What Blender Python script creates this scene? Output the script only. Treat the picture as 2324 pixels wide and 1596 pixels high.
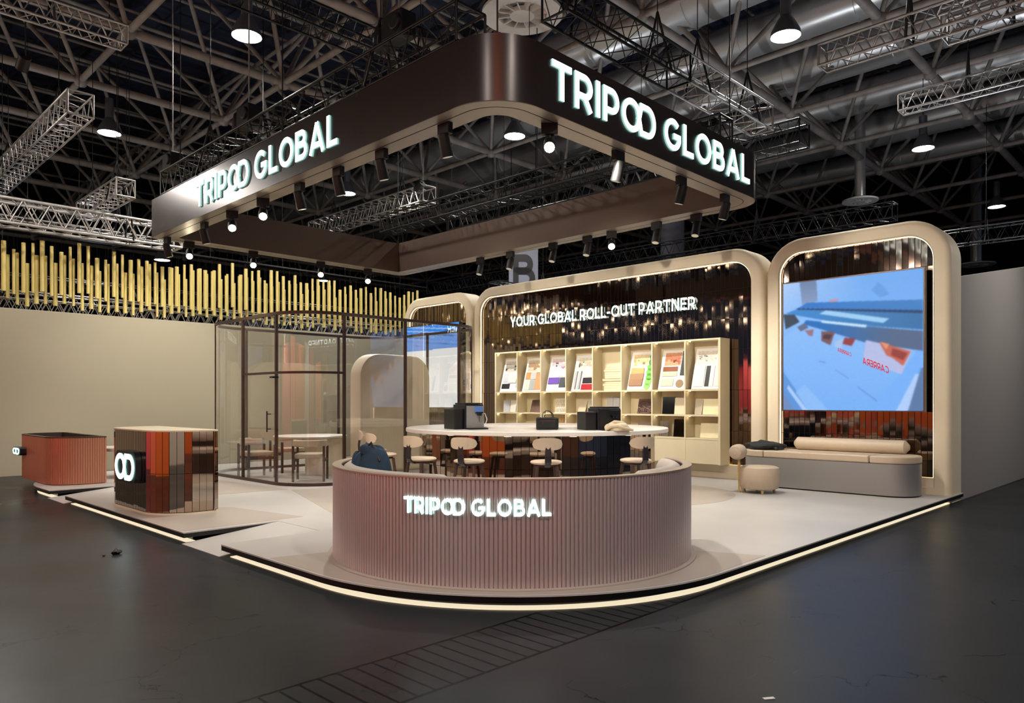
import bpy, math, random
from math import sin, cos, pi, radians, atan2, sqrt, hypot
from mathutils import Vector, Matrix

for o in list(bpy.data.objects):
    bpy.data.objects.remove(o, do_unlink=True)
scn = bpy.context.scene
COL = scn.collection
rnd = random.Random(7)

# ------------------------------------------------------------------ camera
# world: +X runs along the right-hand aisle, +Y along the left-hand aisle
H = 1.5; FPX = 1670.0; CXP = 1162.0; HORP = 913.0; ANG = radians(44.6)
cam_d = bpy.data.cameras.new('camera'); cam = bpy.data.objects.new('camera', cam_d); COL.objects.link(cam)
cam_d.sensor_width = 36; cam_d.sensor_fit = 'HORIZONTAL'
cam_d.lens = FPX / 2324 * 36
cam_d.shift_y = (HORP - 798) / 2324
cam_d.clip_end = 300
cam.location = (0, 0, H); cam.rotation_euler = (radians(90), 0, ANG - radians(90))
scn.camera = cam
FW = (cos(ANG), sin(ANG)); RT = (sin(ANG), -cos(ANG))
def dl(d, lat):                       # metres ahead / metres right of the photographer -> world x, y
    return (d * FW[0] + lat * RT[0], d * FW[1] + lat * RT[1])

# ------------------------------------------------------------------ world + exposure
w = bpy.data.worlds.new('World'); scn.world = w; w.use_nodes = True
bg = w.node_tree.nodes['Background']; bg.inputs[0].default_value = (0.45, 0.55, 0.85, 1); bg.inputs[1].default_value = 0.06
scn.view_settings.view_transform = 'Standard'; scn.view_settings.look = 'None'
scn.view_settings.exposure = 0.8; scn.view_settings.gamma = 1.0; scn.view_settings.use_curve_mapping = False

def light(kind, name, loc, energy, color=(1, 1, 1), size=0.1, target=None, spot=None, blend=0.5, parent=None, size_y=None):
    l = bpy.data.lights.new(name, kind); l.energy = energy; l.color = color
    if kind == 'AREA':
        l.size = size
        if size_y: l.shape = 'RECTANGLE'; l.size_y = size_y
    else:
        l.shadow_soft_size = size
    if kind == 'SPOT':
        l.spot_size = spot or radians(70); l.spot_blend = blend
    o = bpy.data.objects.new(name, l); COL.objects.link(o); o.location = loc
    if target is not None:
        v = Vector(target) - Vector(loc); o.rotation_euler = v.to_track_quat('-Z', 'Y').to_euler()
    if parent is not None:
        o.parent = parent
    return o
WARM = (1.0, 0.86, 0.66); NEUT = (1.0, 0.95, 0.88); COOL = (0.85, 0.92, 1.0)

# hall high-bay lamps that flood the aisles and the neighbouring stands (bodies are built with the ceiling)
HB = []   # filled below: (x, y, z)

# ------------------------------------------------------------------ materials
def lin(c):
    def f(v):
        v = v / 255.0
        return v / 12.92 if v <= 0.04045 else ((v + 0.055) / 1.055) ** 2.4
    return (f(c[0]), f(c[1]), f(c[2]), 1.0)

MC = {}
def mat(name, rgb, rough=0.5, metal=0.0, emit=None, es=1.0, noise=0.0, nscale=20, bump=0.0, bscale=60, spec=0.5, alt=None, coat=0.0, sheen=0.0):
    if name in MC: return MC[name]
    m = bpy.data.materials.new(name); m.use_nodes = True; nt = m.node_tree; N = nt.nodes; L = nt.links
    b = N['Principled BSDF']; b.inputs['Base Color'].default_value = lin(rgb)
    b.inputs['Roughness'].default_value = rough; b.inputs['Metallic'].default_value = metal
    b.inputs['Specular IOR Level'].default_value = spec
    if coat: b.inputs['Coat Weight'].default_value = coat; b.inputs['Coat Roughness'].default_value = 0.1
    if sheen: b.inputs['Sheen Weight'].default_value = sheen
    if emit is not None:
        b.inputs['Emission Color'].default_value = lin(emit); b.inputs['Emission Strength'].default_value = es
    tc = N.new('ShaderNodeTexCoord')
    if noise > 0:
        n = N.new('ShaderNodeTexNoise'); n.inputs['Scale'].default_value = nscale; n.inputs['Detail'].default_value = 5
        L.new(tc.outputs['Object'], n.inputs['Vector'])
        mx = N.new('ShaderNodeMix'); mx.data_type = 'RGBA'
        a = lin(rgb); c2 = lin(alt) if alt else tuple(v * (1 - noise) for v in a[:3]) + (1,)
        mx.inputs[6].default_value = a; mx.inputs[7].default_value = c2
        mr = N.new('ShaderNodeMapRange'); mr.inputs[1].default_value = 0.35; mr.inputs[2].default_value = 0.65
        L.new(n.outputs['Fac'], mr.inputs[0]); L.new(mr.outputs[0], mx.inputs[0]); L.new(mx.outputs[2], b.inputs['Base Color'])
    if bump > 0:
        n2 = N.new('ShaderNodeTexNoise'); n2.inputs['Scale'].default_value = bscale; n2.inputs['Detail'].default_value = 4
        L.new(tc.outputs['Object'], n2.inputs['Vector'])
        bp = N.new('ShaderNodeBump'); bp.inputs['Strength'].default_value = bump; bp.inputs['Distance'].default_value = 0.01
        L.new(n2.outputs['Fac'], bp.inputs['Height']); L.new(bp.outputs[0], b.inputs['Normal'])
    MC[name] = m
    return m

def brushed(name, rgb, rough, metal, axis_scale=(60, 60, 1), amount=0.12):
    m = mat(name, rgb, rough, metal)
    nt = m.node_tree; N = nt.nodes; L = nt.links; b = N['Principled BSDF']
    tc = N.new('ShaderNodeTexCoord'); mp = N.new('ShaderNodeMapping'); mp.inputs['Scale'].default_value = axis_scale
    n = N.new('ShaderNodeTexNoise'); n.inputs['Scale'].default_value = 4; n.inputs['Detail'].default_value = 6
    L.new(tc.outputs['Object'], mp.inputs[0]); L.new(mp.outputs[0], n.inputs['Vector'])
    mr = N.new('ShaderNodeMapRange'); mr.inputs[3].default_value = rough - amount; mr.inputs[4].default_value = rough + amount
    L.new(n.outputs['Fac'], mr.inputs[0]); L.new(mr.outputs[0], b.inputs['Roughness'])
    return m

def glass_mat(name, tint=(0.93, 0.93, 0.92), boost=1.0):
    m = bpy.data.materials.new(name); m.use_nodes = True; nt = m.node_tree; N = nt.nodes; L = nt.links
    N.remove(N['Principled BSDF']); out = N['Material Output']
    t = N.new('ShaderNodeBsdfTransparent'); t.inputs[0].default_value = tint + (1,)
    g = N.new('ShaderNodeBsdfGlossy'); g.inputs['Roughness'].default_value = 0.01; g.inputs[0].default_value = (1, 1, 1, 1)
    ge = N.new('ShaderNodeNewGeometry'); dp = N.new('ShaderNodeVectorMath'); dp.operation = 'DOT_PRODUCT'
    L.new(ge.outputs['Normal'], dp.inputs[0]); L.new(ge.outputs['Incoming'], dp.inputs[1])
    def mth(op, a, b):
        q = N.new('ShaderNodeMath'); q.operation = op
        for k, v in ((0, a), (1, b)):
            if isinstance(v, float): q.inputs[k].default_value = v
            else: L.new(v, q.inputs[k])
        return q.outputs[0]
    fr = mth('ADD', mth('MULTIPLY', mth('POWER', mth('SUBTRACT', 1.0, mth('ABSOLUTE', dp.outputs['Value'], 0.0)), 5.0), 0.95), 0.05)
    mu = N.new('ShaderNodeMath'); mu.operation = 'MULTIPLY'; mu.inputs[1].default_value = boost; mu.use_clamp = True
    mx = N.new('ShaderNodeMixShader')
    L.new(fr, mu.inputs[0]); L.new(mu.outputs[0], mx.inputs[0]); L.new(t.outputs[0], mx.inputs[1]); L.new(g.outputs[0], mx.inputs[2])
    L.new(mx.outputs[0], out.inputs[0])
    return m

def vcol_emit(name, strength):
    m = bpy.data.materials.new(name); m.use_nodes = True; nt = m.node_tree; N = nt.nodes; L = nt.links
    b = N['Principled BSDF']; at = N.new('ShaderNodeVertexColor'); at.layer_name = 'pic'
    b.inputs['Base Color'].default_value = (0.01, 0.01, 0.01, 1); b.inputs['Roughness'].default_value = 0.5; b.inputs['Specular IOR Level'].default_value = 0.15
    L.new(at.outputs[0], b.inputs['Emission Color']); b.inputs['Emission Strength'].default_value = strength
    return m
def vcol_matte(name):
    m = bpy.data.materials.new(name); m.use_nodes = True; nt = m.node_tree; N = nt.nodes; L = nt.links
    b = N['Principled BSDF']; at = N.new('ShaderNodeVertexColor'); at.layer_name = 'pic'
    b.inputs['Roughness'].default_value = 0.45
    L.new(at.outputs[0], b.inputs['Base Color'])
    return m

M_cream = mat('cream_paint', (224, 211, 184), 0.55, noise=0.04, nscale=3)
M_shelf = mat('shelf_laminate', (216, 204, 172), 0.5, noise=0.03, nscale=4)
M_fascia = brushed('dark_bronze_fascia', (66, 57, 56), 0.28, 0.52, (1, 1, 1), 0.015)
M_soffit = brushed('canopy_soffit_metal', (150, 140, 130), 0.4, 0.5, (3, 3, 3), 0.05)
M_fasin = brushed('canopy_inner_panel', (104, 88, 78), 0.42, 0.5, (2, 2, 20), 0.05)
M_black = mat('black_matte', (14, 14, 16), 0.5, noise=0.3, nscale=9)
M_blacktruss = mat('black_truss_paint', (20, 20, 24), 0.42, noise=0.3, nscale=8)
M_silver = mat('aluminium_truss', (190, 186, 184), 0.38, 0.7, noise=0.15, nscale=10)
M_frame_tube = mat('space_frame_paint', (156, 146, 138), 0.5, noise=0.35, nscale=3)
M_duct = brushed('galvanised_duct', (214, 212, 210), 0.34, 0.6, (2, 2, 2), 0.08)
M_deck = mat('roof_deck', (44, 48, 70), 0.8, noise=0.4, nscale=2)
M_white_em = mat('letter_white', (255, 255, 255), 0.4, emit=(238, 255, 252), es=1.6)
M_side_em = mat('letter_edge', (220, 255, 250), 0.4, emit=(150, 235, 225), es=.35)
M_led = mat('led_strip_warm', (255, 240, 200), 0.4, emit=(255, 236, 190), es=2.2)
M_ledfloor = mat('plinth_led', (255, 245, 215), 0.4, emit=(255, 240, 205), es=.5)
M_ledshelf = mat('shelf_led', (255, 240, 200), 0.4, emit=(255, 232, 180), es=12.0)
M_mirror = mat('bronze_mirror', (176, 160, 146), 0.035, 1.0)
M_mirror2 = mat('tinted_mirror', (128, 112, 104), 0.05, 1.0)
M_mirrorback = mat('mirror_gap', (16, 13, 12), 0.6, noise=0.2, nscale=9)
M_slat = brushed('bronze_slat', (206, 192, 192), 0.34, 0.6, (8, 8, 0.6), 0.07)
M_copper = brushed('copper_slat', (204, 146, 118), 0.36, 0.5, (8, 8, 0.6), 0.07)
M_glass = glass_mat('clear_glass', (0.9, 0.9, 0.885), 2.2)
M_brown = mat('brown_anodised', (84, 66, 60), 0.4, 0.6, noise=0.1, nscale=12)
M_carpet = mat('platform_vinyl', (184, 181, 177), 0.4, noise=0.07, nscale=1.4, bump=0.03, bscale=40)
M_carpet2 = mat('platform_grey', (168, 158, 148), 0.42, noise=0.07, nscale=1.4)
M_edge = mat('platform_edge', (12, 11, 12), 0.3, noise=0.3, nscale=6)
M_beigewall = mat('beige_panel', (162, 155, 134), 0.8, noise=0.02, nscale=0.8)
M_greywall = mat('grey_panel', (140, 136, 132), 0.8, noise=0.03, nscale=0.8)
M_gold = mat('gold_tube', (222, 204, 128), 0.5, 0.1, noise=0.05, nscale=1.5)
M_seat = mat('taupe_leather', (196, 178, 154), 0.5, noise=0.05, nscale=12, bump=0.05, bscale=90)
M_cushion = mat('cushion_grey', (176, 166, 158), 0.5, noise=0.06, nscale=10, bump=0.08, bscale=70)
M_wood = mat('dark_walnut', (70, 48, 40), 0.5, noise=0.25, nscale=14)
M_lightwood = mat('pale_ash', (206, 172, 120), 0.5, noise=0.2, nscale=14)
M_steel = brushed('brushed_steel', (158, 157, 154), 0.5, 0.6, (1, 1, 14), 0.06)
M_white = mat('white_solid_surface', (226, 220, 212), 0.3, noise=0.02, nscale=4)
M_paperw = mat('white_board', (238, 238, 238), 0.5, noise=0.02, nscale=4)
M_navy = mat('navy_fabric', (28, 56, 80), 0.75, noise=0.25, nscale=9, bump=0.4, bscale=25)
M_leather = mat('black_leather', (24, 32, 34), 0.32, noise=0.2, nscale=9, bump=0.3, bscale=40)
M_cloth = mat('oatmeal_cloth', (204, 190, 160), 0.85, noise=0.1, nscale=12, bump=0.3, bscale=40)
M_jacket = mat('charcoal_jacket', (38, 44, 44), 0.8, noise=0.3, nscale=9, bump=0.4, bscale=25)
M_machine = mat('machine_black', (26, 28, 34), 0.35, noise=0.1, nscale=9)
M_chrome = mat('chrome', (200, 204, 210), 0.15, 1.0)
M_lampglow = mat('high_bay_glow', (255, 255, 255), 0.4, emit=(255, 250, 240), es=22)
M_spotglow = mat('spot_lens_glow', (255, 255, 255), 0.4, emit=(255, 240, 205), es=30)
M_spotdim = mat('spot_lens_glass', (90, 90, 90), 0.15, emit=(255, 240, 205), es=0.2)
M_lampbody = mat('lamp_housing', (110, 114, 122), 0.4, 0.4, noise=0.1, nscale=9)
M_colpaint = mat('column_paint', (112, 113, 124), 0.6, noise=0.06, nscale=3)
M_diff = mat('air_diffuser_paint', (226, 224, 222), 0.6, noise=0.06, nscale=5)

def floor_mat():
    m = bpy.data.materials.new('hall_floor_asphalt'); m.use_nodes = True; nt = m.node_tree; N = nt.nodes; L = nt.links
    b = N['Principled BSDF']; tc = N.new('ShaderNodeTexCoord')
    n1 = N.new('ShaderNodeTexNoise'); n1.inputs['Scale'].default_value = 0.5; n1.inputs['Detail'].default_value = 8
    L.new(tc.outputs['Object'], n1.inputs['Vector'])
    cr = N.new('ShaderNodeValToRGB'); cr.color_ramp.elements[0].position = 0.3; cr.color_ramp.elements[1].position = 0.75
    cr.color_ramp.elements[0].color = (0.017, 0.0185, 0.021, 1); cr.color_ramp.elements[1].color = (0.032, 0.035, 0.040, 1)
    L.new(n1.outputs['Fac'], cr.inputs[0])
    # fine cracks / scuffs
    vo = N.new('ShaderNodeTexVoronoi'); vo.feature = 'DISTANCE_TO_EDGE'; vo.inputs['Scale'].default_value = 1.7
    nw = N.new('ShaderNodeTexNoise'); nw.inputs['Scale'].default_value = 3.0; nw.inputs['Detail'].default_value = 6
    L.new(tc.outputs['Object'], nw.inputs['Vector'])
    mxv = N.new('ShaderNodeMix'); mxv.data_type = 'RGBA'; mxv.inputs[0].default_value = 0.35
    L.new(tc.outputs['Object'], mxv.inputs[6]); L.new(nw.outputs['Color'], mxv.inputs[7]); L.new(mxv.outputs[2], vo.inputs['Vector'])
    lt = N.new('ShaderNodeMath'); lt.operation = 'LESS_THAN'; lt.inputs[1].default_value = 0.004; L.new(vo.outputs['Distance'], lt.inputs[0])
    nm = N.new('ShaderNodeTexNoise'); nm.inputs['Scale'].default_value = 0.8; L.new(tc.outputs['Object'], nm.inputs['Vector'])
    gm = N.new('ShaderNodeMath'); gm.operation = 'GREATER_THAN'; gm.inputs[1].default_value = 0.53; L.new(nm.outputs['Fac'], gm.inputs[0])
    mm = N.new('ShaderNodeMath'); mm.operation = 'MULTIPLY'; L.new(lt.outputs[0], mm.inputs[0]); L.new(gm.outputs[0], mm.inputs[1])
    # grooved channel covers running along X near the stand corner
    sp = N.new('ShaderNodeSeparateXYZ'); L.new(tc.outputs['Object'], sp.inputs[0])
    def math1(op, a, bv, out_i=0):
        x = N.new('ShaderNodeMath'); x.operation = op
        if isinstance(a, (int, float)): x.inputs[0].default_value = a
        else: L.new(a, x.inputs[0])
        if isinstance(bv, (int, float)): x.inputs[1].default_value = bv
        else: L.new(bv, x.inputs[1])
        return x.outputs[0]
    inb = math1('MULTIPLY', math1('GREATER_THAN', sp.outputs[1], 2.97), math1('LESS_THAN', sp.outputs[1], 3.55))
    gx = math1('LESS_THAN', math1('FRACT', math1('MULTIPLY', sp.outputs[0], 8.6), 0.0), 0.15)
    groove = math1('MULTIPLY', inb, gx)
    e1 = math1('LESS_THAN', math1('ABSOLUTE', math1('SUBTRACT', sp.outputs[1], 3.55), 0.0), 0.012)
    e2 = math1('LESS_THAN', math1('ABSOLUTE', math1('SUBTRACT', sp.outputs[1], 2.97), 0.0), 0.012)
    allg = math1('MAXIMUM', math1('MAXIMUM', groove, e1), math1('MAXIMUM', e2, mm.outputs[0]))
    mx = N.new('ShaderNodeMix'); mx.data_type = 'RGBA'; L.new(allg, mx.inputs[0]); L.new(cr.outputs[0], mx.inputs[6]); mx.inputs[7].default_value = (0.002, 0.002, 0.002, 1)
    # pale scratches
    mp = N.new('ShaderNodeMapping'); mp.inputs['Scale'].default_value = (1.2, 26, 1); mp.inputs['Rotation'].default_value = (0, 0, 0.5)
    L.new(tc.outputs['Object'], mp.inputs[0]); ns = N.new('ShaderNodeTexNoise'); ns.inputs['Scale'].default_value = 1.0; ns.inputs['Detail'].default_value = 3
    L.new(mp.outputs[0], ns.inputs['Vector']); sc = math1('GREATER_THAN', ns.outputs['Fac'], 0.735)
    mx2 = N.new('ShaderNodeMix'); mx2.data_type = 'RGBA'; L.new(sc, mx2.inputs[0]); L.new(mx.outputs[2], mx2.inputs[6]); mx2.inputs[7].default_value = (0.05, 0.05, 0.05, 1)
    L.new(mx2.outputs[2], b.inputs['Base Color'])
    mr = N.new('ShaderNodeMapRange'); mr.inputs[1].default_value = 0.3; mr.inputs[2].default_value = 0.7; mr.inputs[3].default_value = 0.26; mr.inputs[4].default_value = 0.42; b.inputs['Specular IOR Level'].default_value = 0.08
    L.new(n1.outputs['Fac'], mr.inputs[0]); L.new(mr.outputs[0], b.inputs['Roughness'])
    bp = N.new('ShaderNodeBump'); bp.inputs['Strength'].default_value = 0.25; bp.inputs['Distance'].default_value = 0.006
    ad = math1('SUBTRACT', nw.outputs['Fac'], allg); L.new(ad, bp.inputs['Height']); L.new(bp.outputs[0], b.inputs['Normal'])
    return m

# ------------------------------------------------------------------ mesh builder
class MB:
    def __init__(s): s.v = []; s.f = []; s.sm = []; s.mi = []
    def add(s, vs, fs, smooth=False, mi=0):
        o = len(s.v); s.v += [tuple(p) for p in vs]
        for f in fs: s.f.append([i + o for i in f]); s.sm.append(smooth); s.mi.append(mi)
        return s
    def box(s, x0, y0, z0, x1, y1, z1, mi=0):
        vs = [(x0, y0, z0), (x1, y0, z0), (x1, y1, z0), (x0, y1, z0), (x0, y0, z1), (x1, y0, z1), (x1, y1, z1), (x0, y1, z1)]
        return s.add(vs, [(0, 3, 2, 1), (4, 5, 6, 7), (0, 1, 5, 4), (1, 2, 6, 5), (2, 3, 7, 6), (3, 0, 4, 7)], mi=mi)
    def obox(s, mtx, sx, sy, sz, mi=0):      # box centred at mtx
        vs = [mtx @ Vector((a * sx / 2, b * sy / 2, c * sz / 2)) for c in (-1, 1) for a, b in ((-1, -1), (1, -1), (1, 1), (-1, 1))]
        return s.add(vs, [(0, 3, 2, 1), (4, 5, 6, 7), (0, 1, 5, 4), (1, 2, 6, 5), (2, 3, 7, 6), (3, 0, 4, 7)], mi=mi)
    def tube(s, p0, p1, r, r1=None, n=8, mi=0, caps=True):
        if r1 is None: r1 = r
        a = Vector(p0); b = Vector(p1); d = (b - a)
        if d.length < 1e-6: return s
        q = d.to_track_quat('Z', 'Y'); vs = []
        for c, rr in ((a, r), (b, r1)):
            for i in range(n):
                t = 2 * pi * i / n; vs.append(c + q @ Vector((cos(t) * rr, sin(t) * rr, 0)))
        s.add(vs, [(i, (i + 1) % n, n + (i + 1) % n, n + i) for i in range(n)], True, mi)
        if caps: s.add(vs, [tuple(range(n))[::-1], tuple(range(n, 2 * n))], False, mi)
        return s
    def path(s, pts, r, n=8, mi=0, closed=False, caps=True):
        pts = [Vector(p) for p in pts]; m = len(pts); vs = []
        rs = r if isinstance(r, (list, tuple)) else [r] * m
        up = None
        for i, p in enumerate(pts):
            if closed: t = pts[(i + 1) % m] - pts[i - 1]
            else: t = pts[min(i + 1, m - 1)] - pts[max(i - 1, 0)]
            t.normalize()
            if up is None:
                up = Vector((0, 0, 1)) if abs(t.z) < 0.9 else Vector((1, 0, 0))
            sx = t.cross(up).normalized(); up = sx.cross(t).normalized()
            for k in range(n):
                a = 2 * pi * k / n; vs.append(p + (sx * cos(a) + up * sin(a)) * rs[i])
        fs = []
        for i in range(m if closed else m - 1):
            j = (i + 1) % m
            for k in range(n):
                fs.append((i * n + k, j * n + k, j * n + (k + 1) % n, i * n + (k + 1) % n))
        s.add(vs, fs, True, mi)
        if caps and not closed: s.add(vs, [tuple(range(n)), tuple(range((m - 1) * n, m * n))[::-1]], False, mi)
        return s
    def prism(s, poly, z0, z1, mi=0, smooth=False, mi_top=None):
        n = len(poly); vs = [(x, y, z0) for x, y in poly] + [(x, y, z1) for x, y in poly]
        s.add(vs, [(i, (i + 1) % n, n + (i + 1) % n, n + i) for i in range(n)], smooth, mi)
        s.add(vs, [tuple(range(n))[::-1], tuple(range(n, 2 * n))], False, mi if mi_top is None else mi_top)
        return s
    def lathe(s, prof, c=(0, 0, 0), n=32, mi=0, a0=0.0, a1=2 * pi, smooth=True, sx=1.0, sy=1.0, close=False):
        full = abs(a1 - a0 - 2 * pi) < 1e-6; m = n if full else n + 1; vs = []; P = len(prof)
        for i in range(m):
            a = a0 + (a1 - a0) * i / n
            for r, z in prof: vs.append((c[0] + cos(a) * r * sx, c[1] + sin(a) * r * sy, c[2] + z))
        fs = []
        for i in range(n):
            j = (i + 1) % m
            for k in range(P if close else P - 1):
                k2 = (k + 1) % P
                fs.append((i * P + k, j * P + k, j * P + k2, i * P + k2))
        s.add(vs, fs, smooth, mi)
        if not full and close:
            s.add(vs, [tuple(range(P)), tuple(range((m - 1) * P, m * P))[::-1]], False, mi)
        return s
    def disc(s, c, r, n=32, mi=0, sx=1, sy=1):
        return s.add([(c[0] + cos(2 * pi * i / n) * r * sx, c[1] + sin(2 * pi * i / n) * r * sy, c[2]) for i in range(n)], [tuple(range(n))], False, mi)
    def loops(s, loops, mi=0, smooth=False, closed_prof=False, closed_path=True):
        """loops: list over path stations of lists of points"""
        P = len(loops[0]); m = len(loops); vs = [p for l in loops for p in l]; fs = []
        for i in range(m if closed_path else m - 1):
            j = (i + 1) % m
            for k in range(P if closed_prof else P - 1):
                k2 = (k + 1) % P
                fs.append((i * P + k, j * P + k, j * P + k2, i * P + k2))
        s.add(vs, fs, smooth, mi)
        if not closed_path and closed_prof:
            s.add(vs, [tuple(range(P))[::-1], tuple(range((m - 1) * P, m * P))], False, mi)
        return s
    def build(s, name, mats, parent=None, loc=None, rotz=0.0, bevel=0.0, seg=2, fix=True, subsurf=0, bang=35):
        me = bpy.data.meshes.new(name); me.from_pydata(s.v, [], s.f)
        me.polygons.foreach_set('use_smooth', s.sm); me.polygons.foreach_set('material_index', s.mi)
        for m in (mats if isinstance(mats, (list, tuple)) else [mats]): me.materials.append(m)
        me.validate(); me.update()
        if fix:
            import bmesh
            bm = bmesh.new(); bm.from_mesh(me)
            bmesh.ops.remove_doubles(bm, verts=bm.verts, dist=1e-5)
            bmesh.ops.recalc_face_normals(bm, faces=bm.faces)
            if not bevel and not subsurf and any(s.sm):
                ed = [e for e in bm.edges if len(e.link_faces) == 2 and (e.link_faces[0].smooth != e.link_faces[1].smooth or e.calc_face_angle(0) > radians(42))]
                if ed: bmesh.ops.split_edges(bm, edges=ed)
            bm.to_mesh(me); bm.free()
        o = bpy.data.objects.new(name, me); COL.objects.link(o)
        if parent is not None: o.parent = parent
        if loc is not None: o.location = loc
        o.rotation_euler.z = rotz
        if bevel > 0:
            b = o.modifiers.new('bevel', 'BEVEL'); b.width = bevel; b.segments = seg; b.limit_method = 'ANGLE'; b.angle_limit = radians(bang)
        if subsurf:
            b = o.modifiers.new('sub', 'SUBSURF'); b.levels = subsurf; b.render_levels = subsurf
            for p in me.polygons: p.use_smooth = True
        return o

def thing(name, label, cat, loc=(0, 0, 0), rotz=0.0, group=None):
    o = bpy.data.objects.new(name, None); COL.objects.link(o); o.location = loc; o.rotation_euler.z = rotz
    o.empty_display_size = 0.1
    o['label'] = label; o['category'] = cat
    if group: o['group'] = group
    return o
def tag(o, label, cat, group=None, kind=None):
    o['label'] = label; o['category'] = cat
    if group: o['group'] = group
    if kind: o['kind'] = kind
    return o
def struct(o, label=None, cat=None):
    o['kind'] = 'structure'
    if label: o['label'] = label
    if cat: o['category'] = cat
    return o
def copy_tree(root, loc=None, rotz=None, label=None):
    r = root.copy(); COL.objects.link(r)
    if loc is not None: r.location = loc
    if rotz is not None: r.rotation_euler.z = rotz
    if label: r['label'] = label
    for ch in list(root.children):
        c = ch.copy(); COL.objects.link(c); c.parent = r
        for g in list(ch.children):
            d = g.copy(); COL.objects.link(d); d.parent = c
    return r

def rrect(x0, y0, x1, y1, rads, inset=0.0, seg=10, minr=0.004):
    """rounded rectangle, counter-clockwise from corner (x0,y0); rads = radii at (x0y0, x1y0, x1y1, x0y1)"""
    x0 += inset; y0 += inset; x1 -= inset; y1 -= inset; pts = []
    for (cx, cy, sx, sy, a), R in zip(((x0, y0, 1, 1, pi), (x1, y0, -1, 1, 1.5 * pi), (x1, y1, -1, -1, 0), (x0, y1, 1, -1, 0.5 * pi)), rads):
        r = max(R - inset, minr); ox = cx + sx * r; oy = cy + sy * r
        for k in range(seg + 1):
            t = a + 0.5 * pi * k / seg; pts.append((ox + cos(t) * r, oy + sin(t) * r))
    return pts
def ring_loops(x0, y0, x1, y1, rads, prof, seg=10, fn=None):
    """prof: list of (inset, h); returns loops over stations"""
    rings = [rrect(x0, y0, x1, y1, rads, i, seg) for i, h in prof]; out = []
    for k in range(len(rings[0])):
        out.append([(fn(rings[j][k][0], rings[j][k][1], prof[j][1]) if fn else (rings[j][k][0], rings[j][k][1], prof[j][1])) for j in range(len(prof))])
    return out

# ------------------------------------------------------------------ stroke lettering
def arc(cx, cy, rx, ry, a0, a1, n=14):
    return [(cx + cos(radians(a0 + (a1 - a0) * i / n)) * rx, cy + sin(radians(a0 + (a1 - a0) * i / n)) * ry) for i in range(n + 1)]
G = {}
s_ = 0.1
G['T'] = (0.80, [[(0, .9), (.8, .9)], [(.4, .9), (.4, 0)]])
G['R'] = (0.80, [[(.1, 0), (.1, .9), (.42, .9)] + arc(.42, .64, .27, .26, 90, -90)[1:] + [(.1, .38)], [(.42, .40), (.70, 0)]])
G['I'] = (0.20, [[(.1, 0), (.1, 1)]])
G['P'] = (0.76, [[(.1, 0), (.1, .9), (.40, .9)] + arc(.40, .62, .27, .28, 90, -90)[1:] + [(.1, .34)]])
G['O'] = (1.02, [arc(.51, .5, .41, .41, 0, 360, 30)])
G['OD'] = (1.78, [[(1.0, .1)] + arc(.50, .5, .40, .40, 40, 320, 24) + [(1.0, .9), (1.34, .9)] + arc(1.34, .5, .34, .40, 90, -90, 18)[1:] + [(1.0, .1)]])
G['D'] = (0.90, [[(.1, .5), (.1, .9), (.42, .9)] + arc(.42, .5, .38, .40, 90, -90, 18)[1:] + [(.1, .1), (.1, .5)]])
G['G'] = (0.98, [arc(.51, .5, .41, .41, 42, 360, 24)[0:] + [(.90, .48), (.55, .48)]])
G['G'] = (0.98, [arc(.50, .5, .40, .41, 45, 340, 24) + [(.87, .47), (.54, .47)]])
G['L'] = (0.64, [[(.1, 1), (.1, .1), (.64, .1)]])
G['B'] = (0.80, [[(.1, .5), (.1, .9), (.42, .9)] + arc(.42, .715, .2, .185, 90, -90, 10)[1:] + [(.1, .53)], [(.1, .53), (.46, .53)] + arc(.46, .315, .24, .215, 90, -90, 10)[1:] + [(.1, .1), (.1, .53)]])
G['A'] = (0.96, [[(.09, 0), (.48, .97)], [(.48, .97), (.87, 0)], [(.24, .27), (.72, .27)]])
G['Y'] = (0.86, [[(.43, .42), (.43, 0)], [(.08, 1), (.43, .42)], [(.78, 1), (.43, .42)]])
G['U'] = (0.84, [[(.1, 1), (.1, .42)] + arc(.42, .42, .32, .32, 180, 360, 14)[1:] + [(.74, 1)]])
G['N'] = (0.86, [[(.1, 0), (.1, 1)], [(.14, .93), (.72, .07)], [(.76, 0), (.76, 1)]])
G['E'] = (0.68, [[(.68, .9), (.1, .9), (.1, .1), (.68, .1)], [(.1, .5), (.62, .5)]])
G['C'] = (0.92, [arc(.50, .5, .40, .41, 45, 315, 22)])
G['-'] = (0.45, [[(.03, .42), (.42, .42)]])
G[' '] = (0.34, [])
def text_layout(tokens, gap=0.13):
    x = 0; out = []
    for t in tokens:
        wdt, st = G[t]
        if st: out.append((t, x, st))
        x += wdt + (gap if t != ' ' else 0.0)
    return out, x - gap
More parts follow.
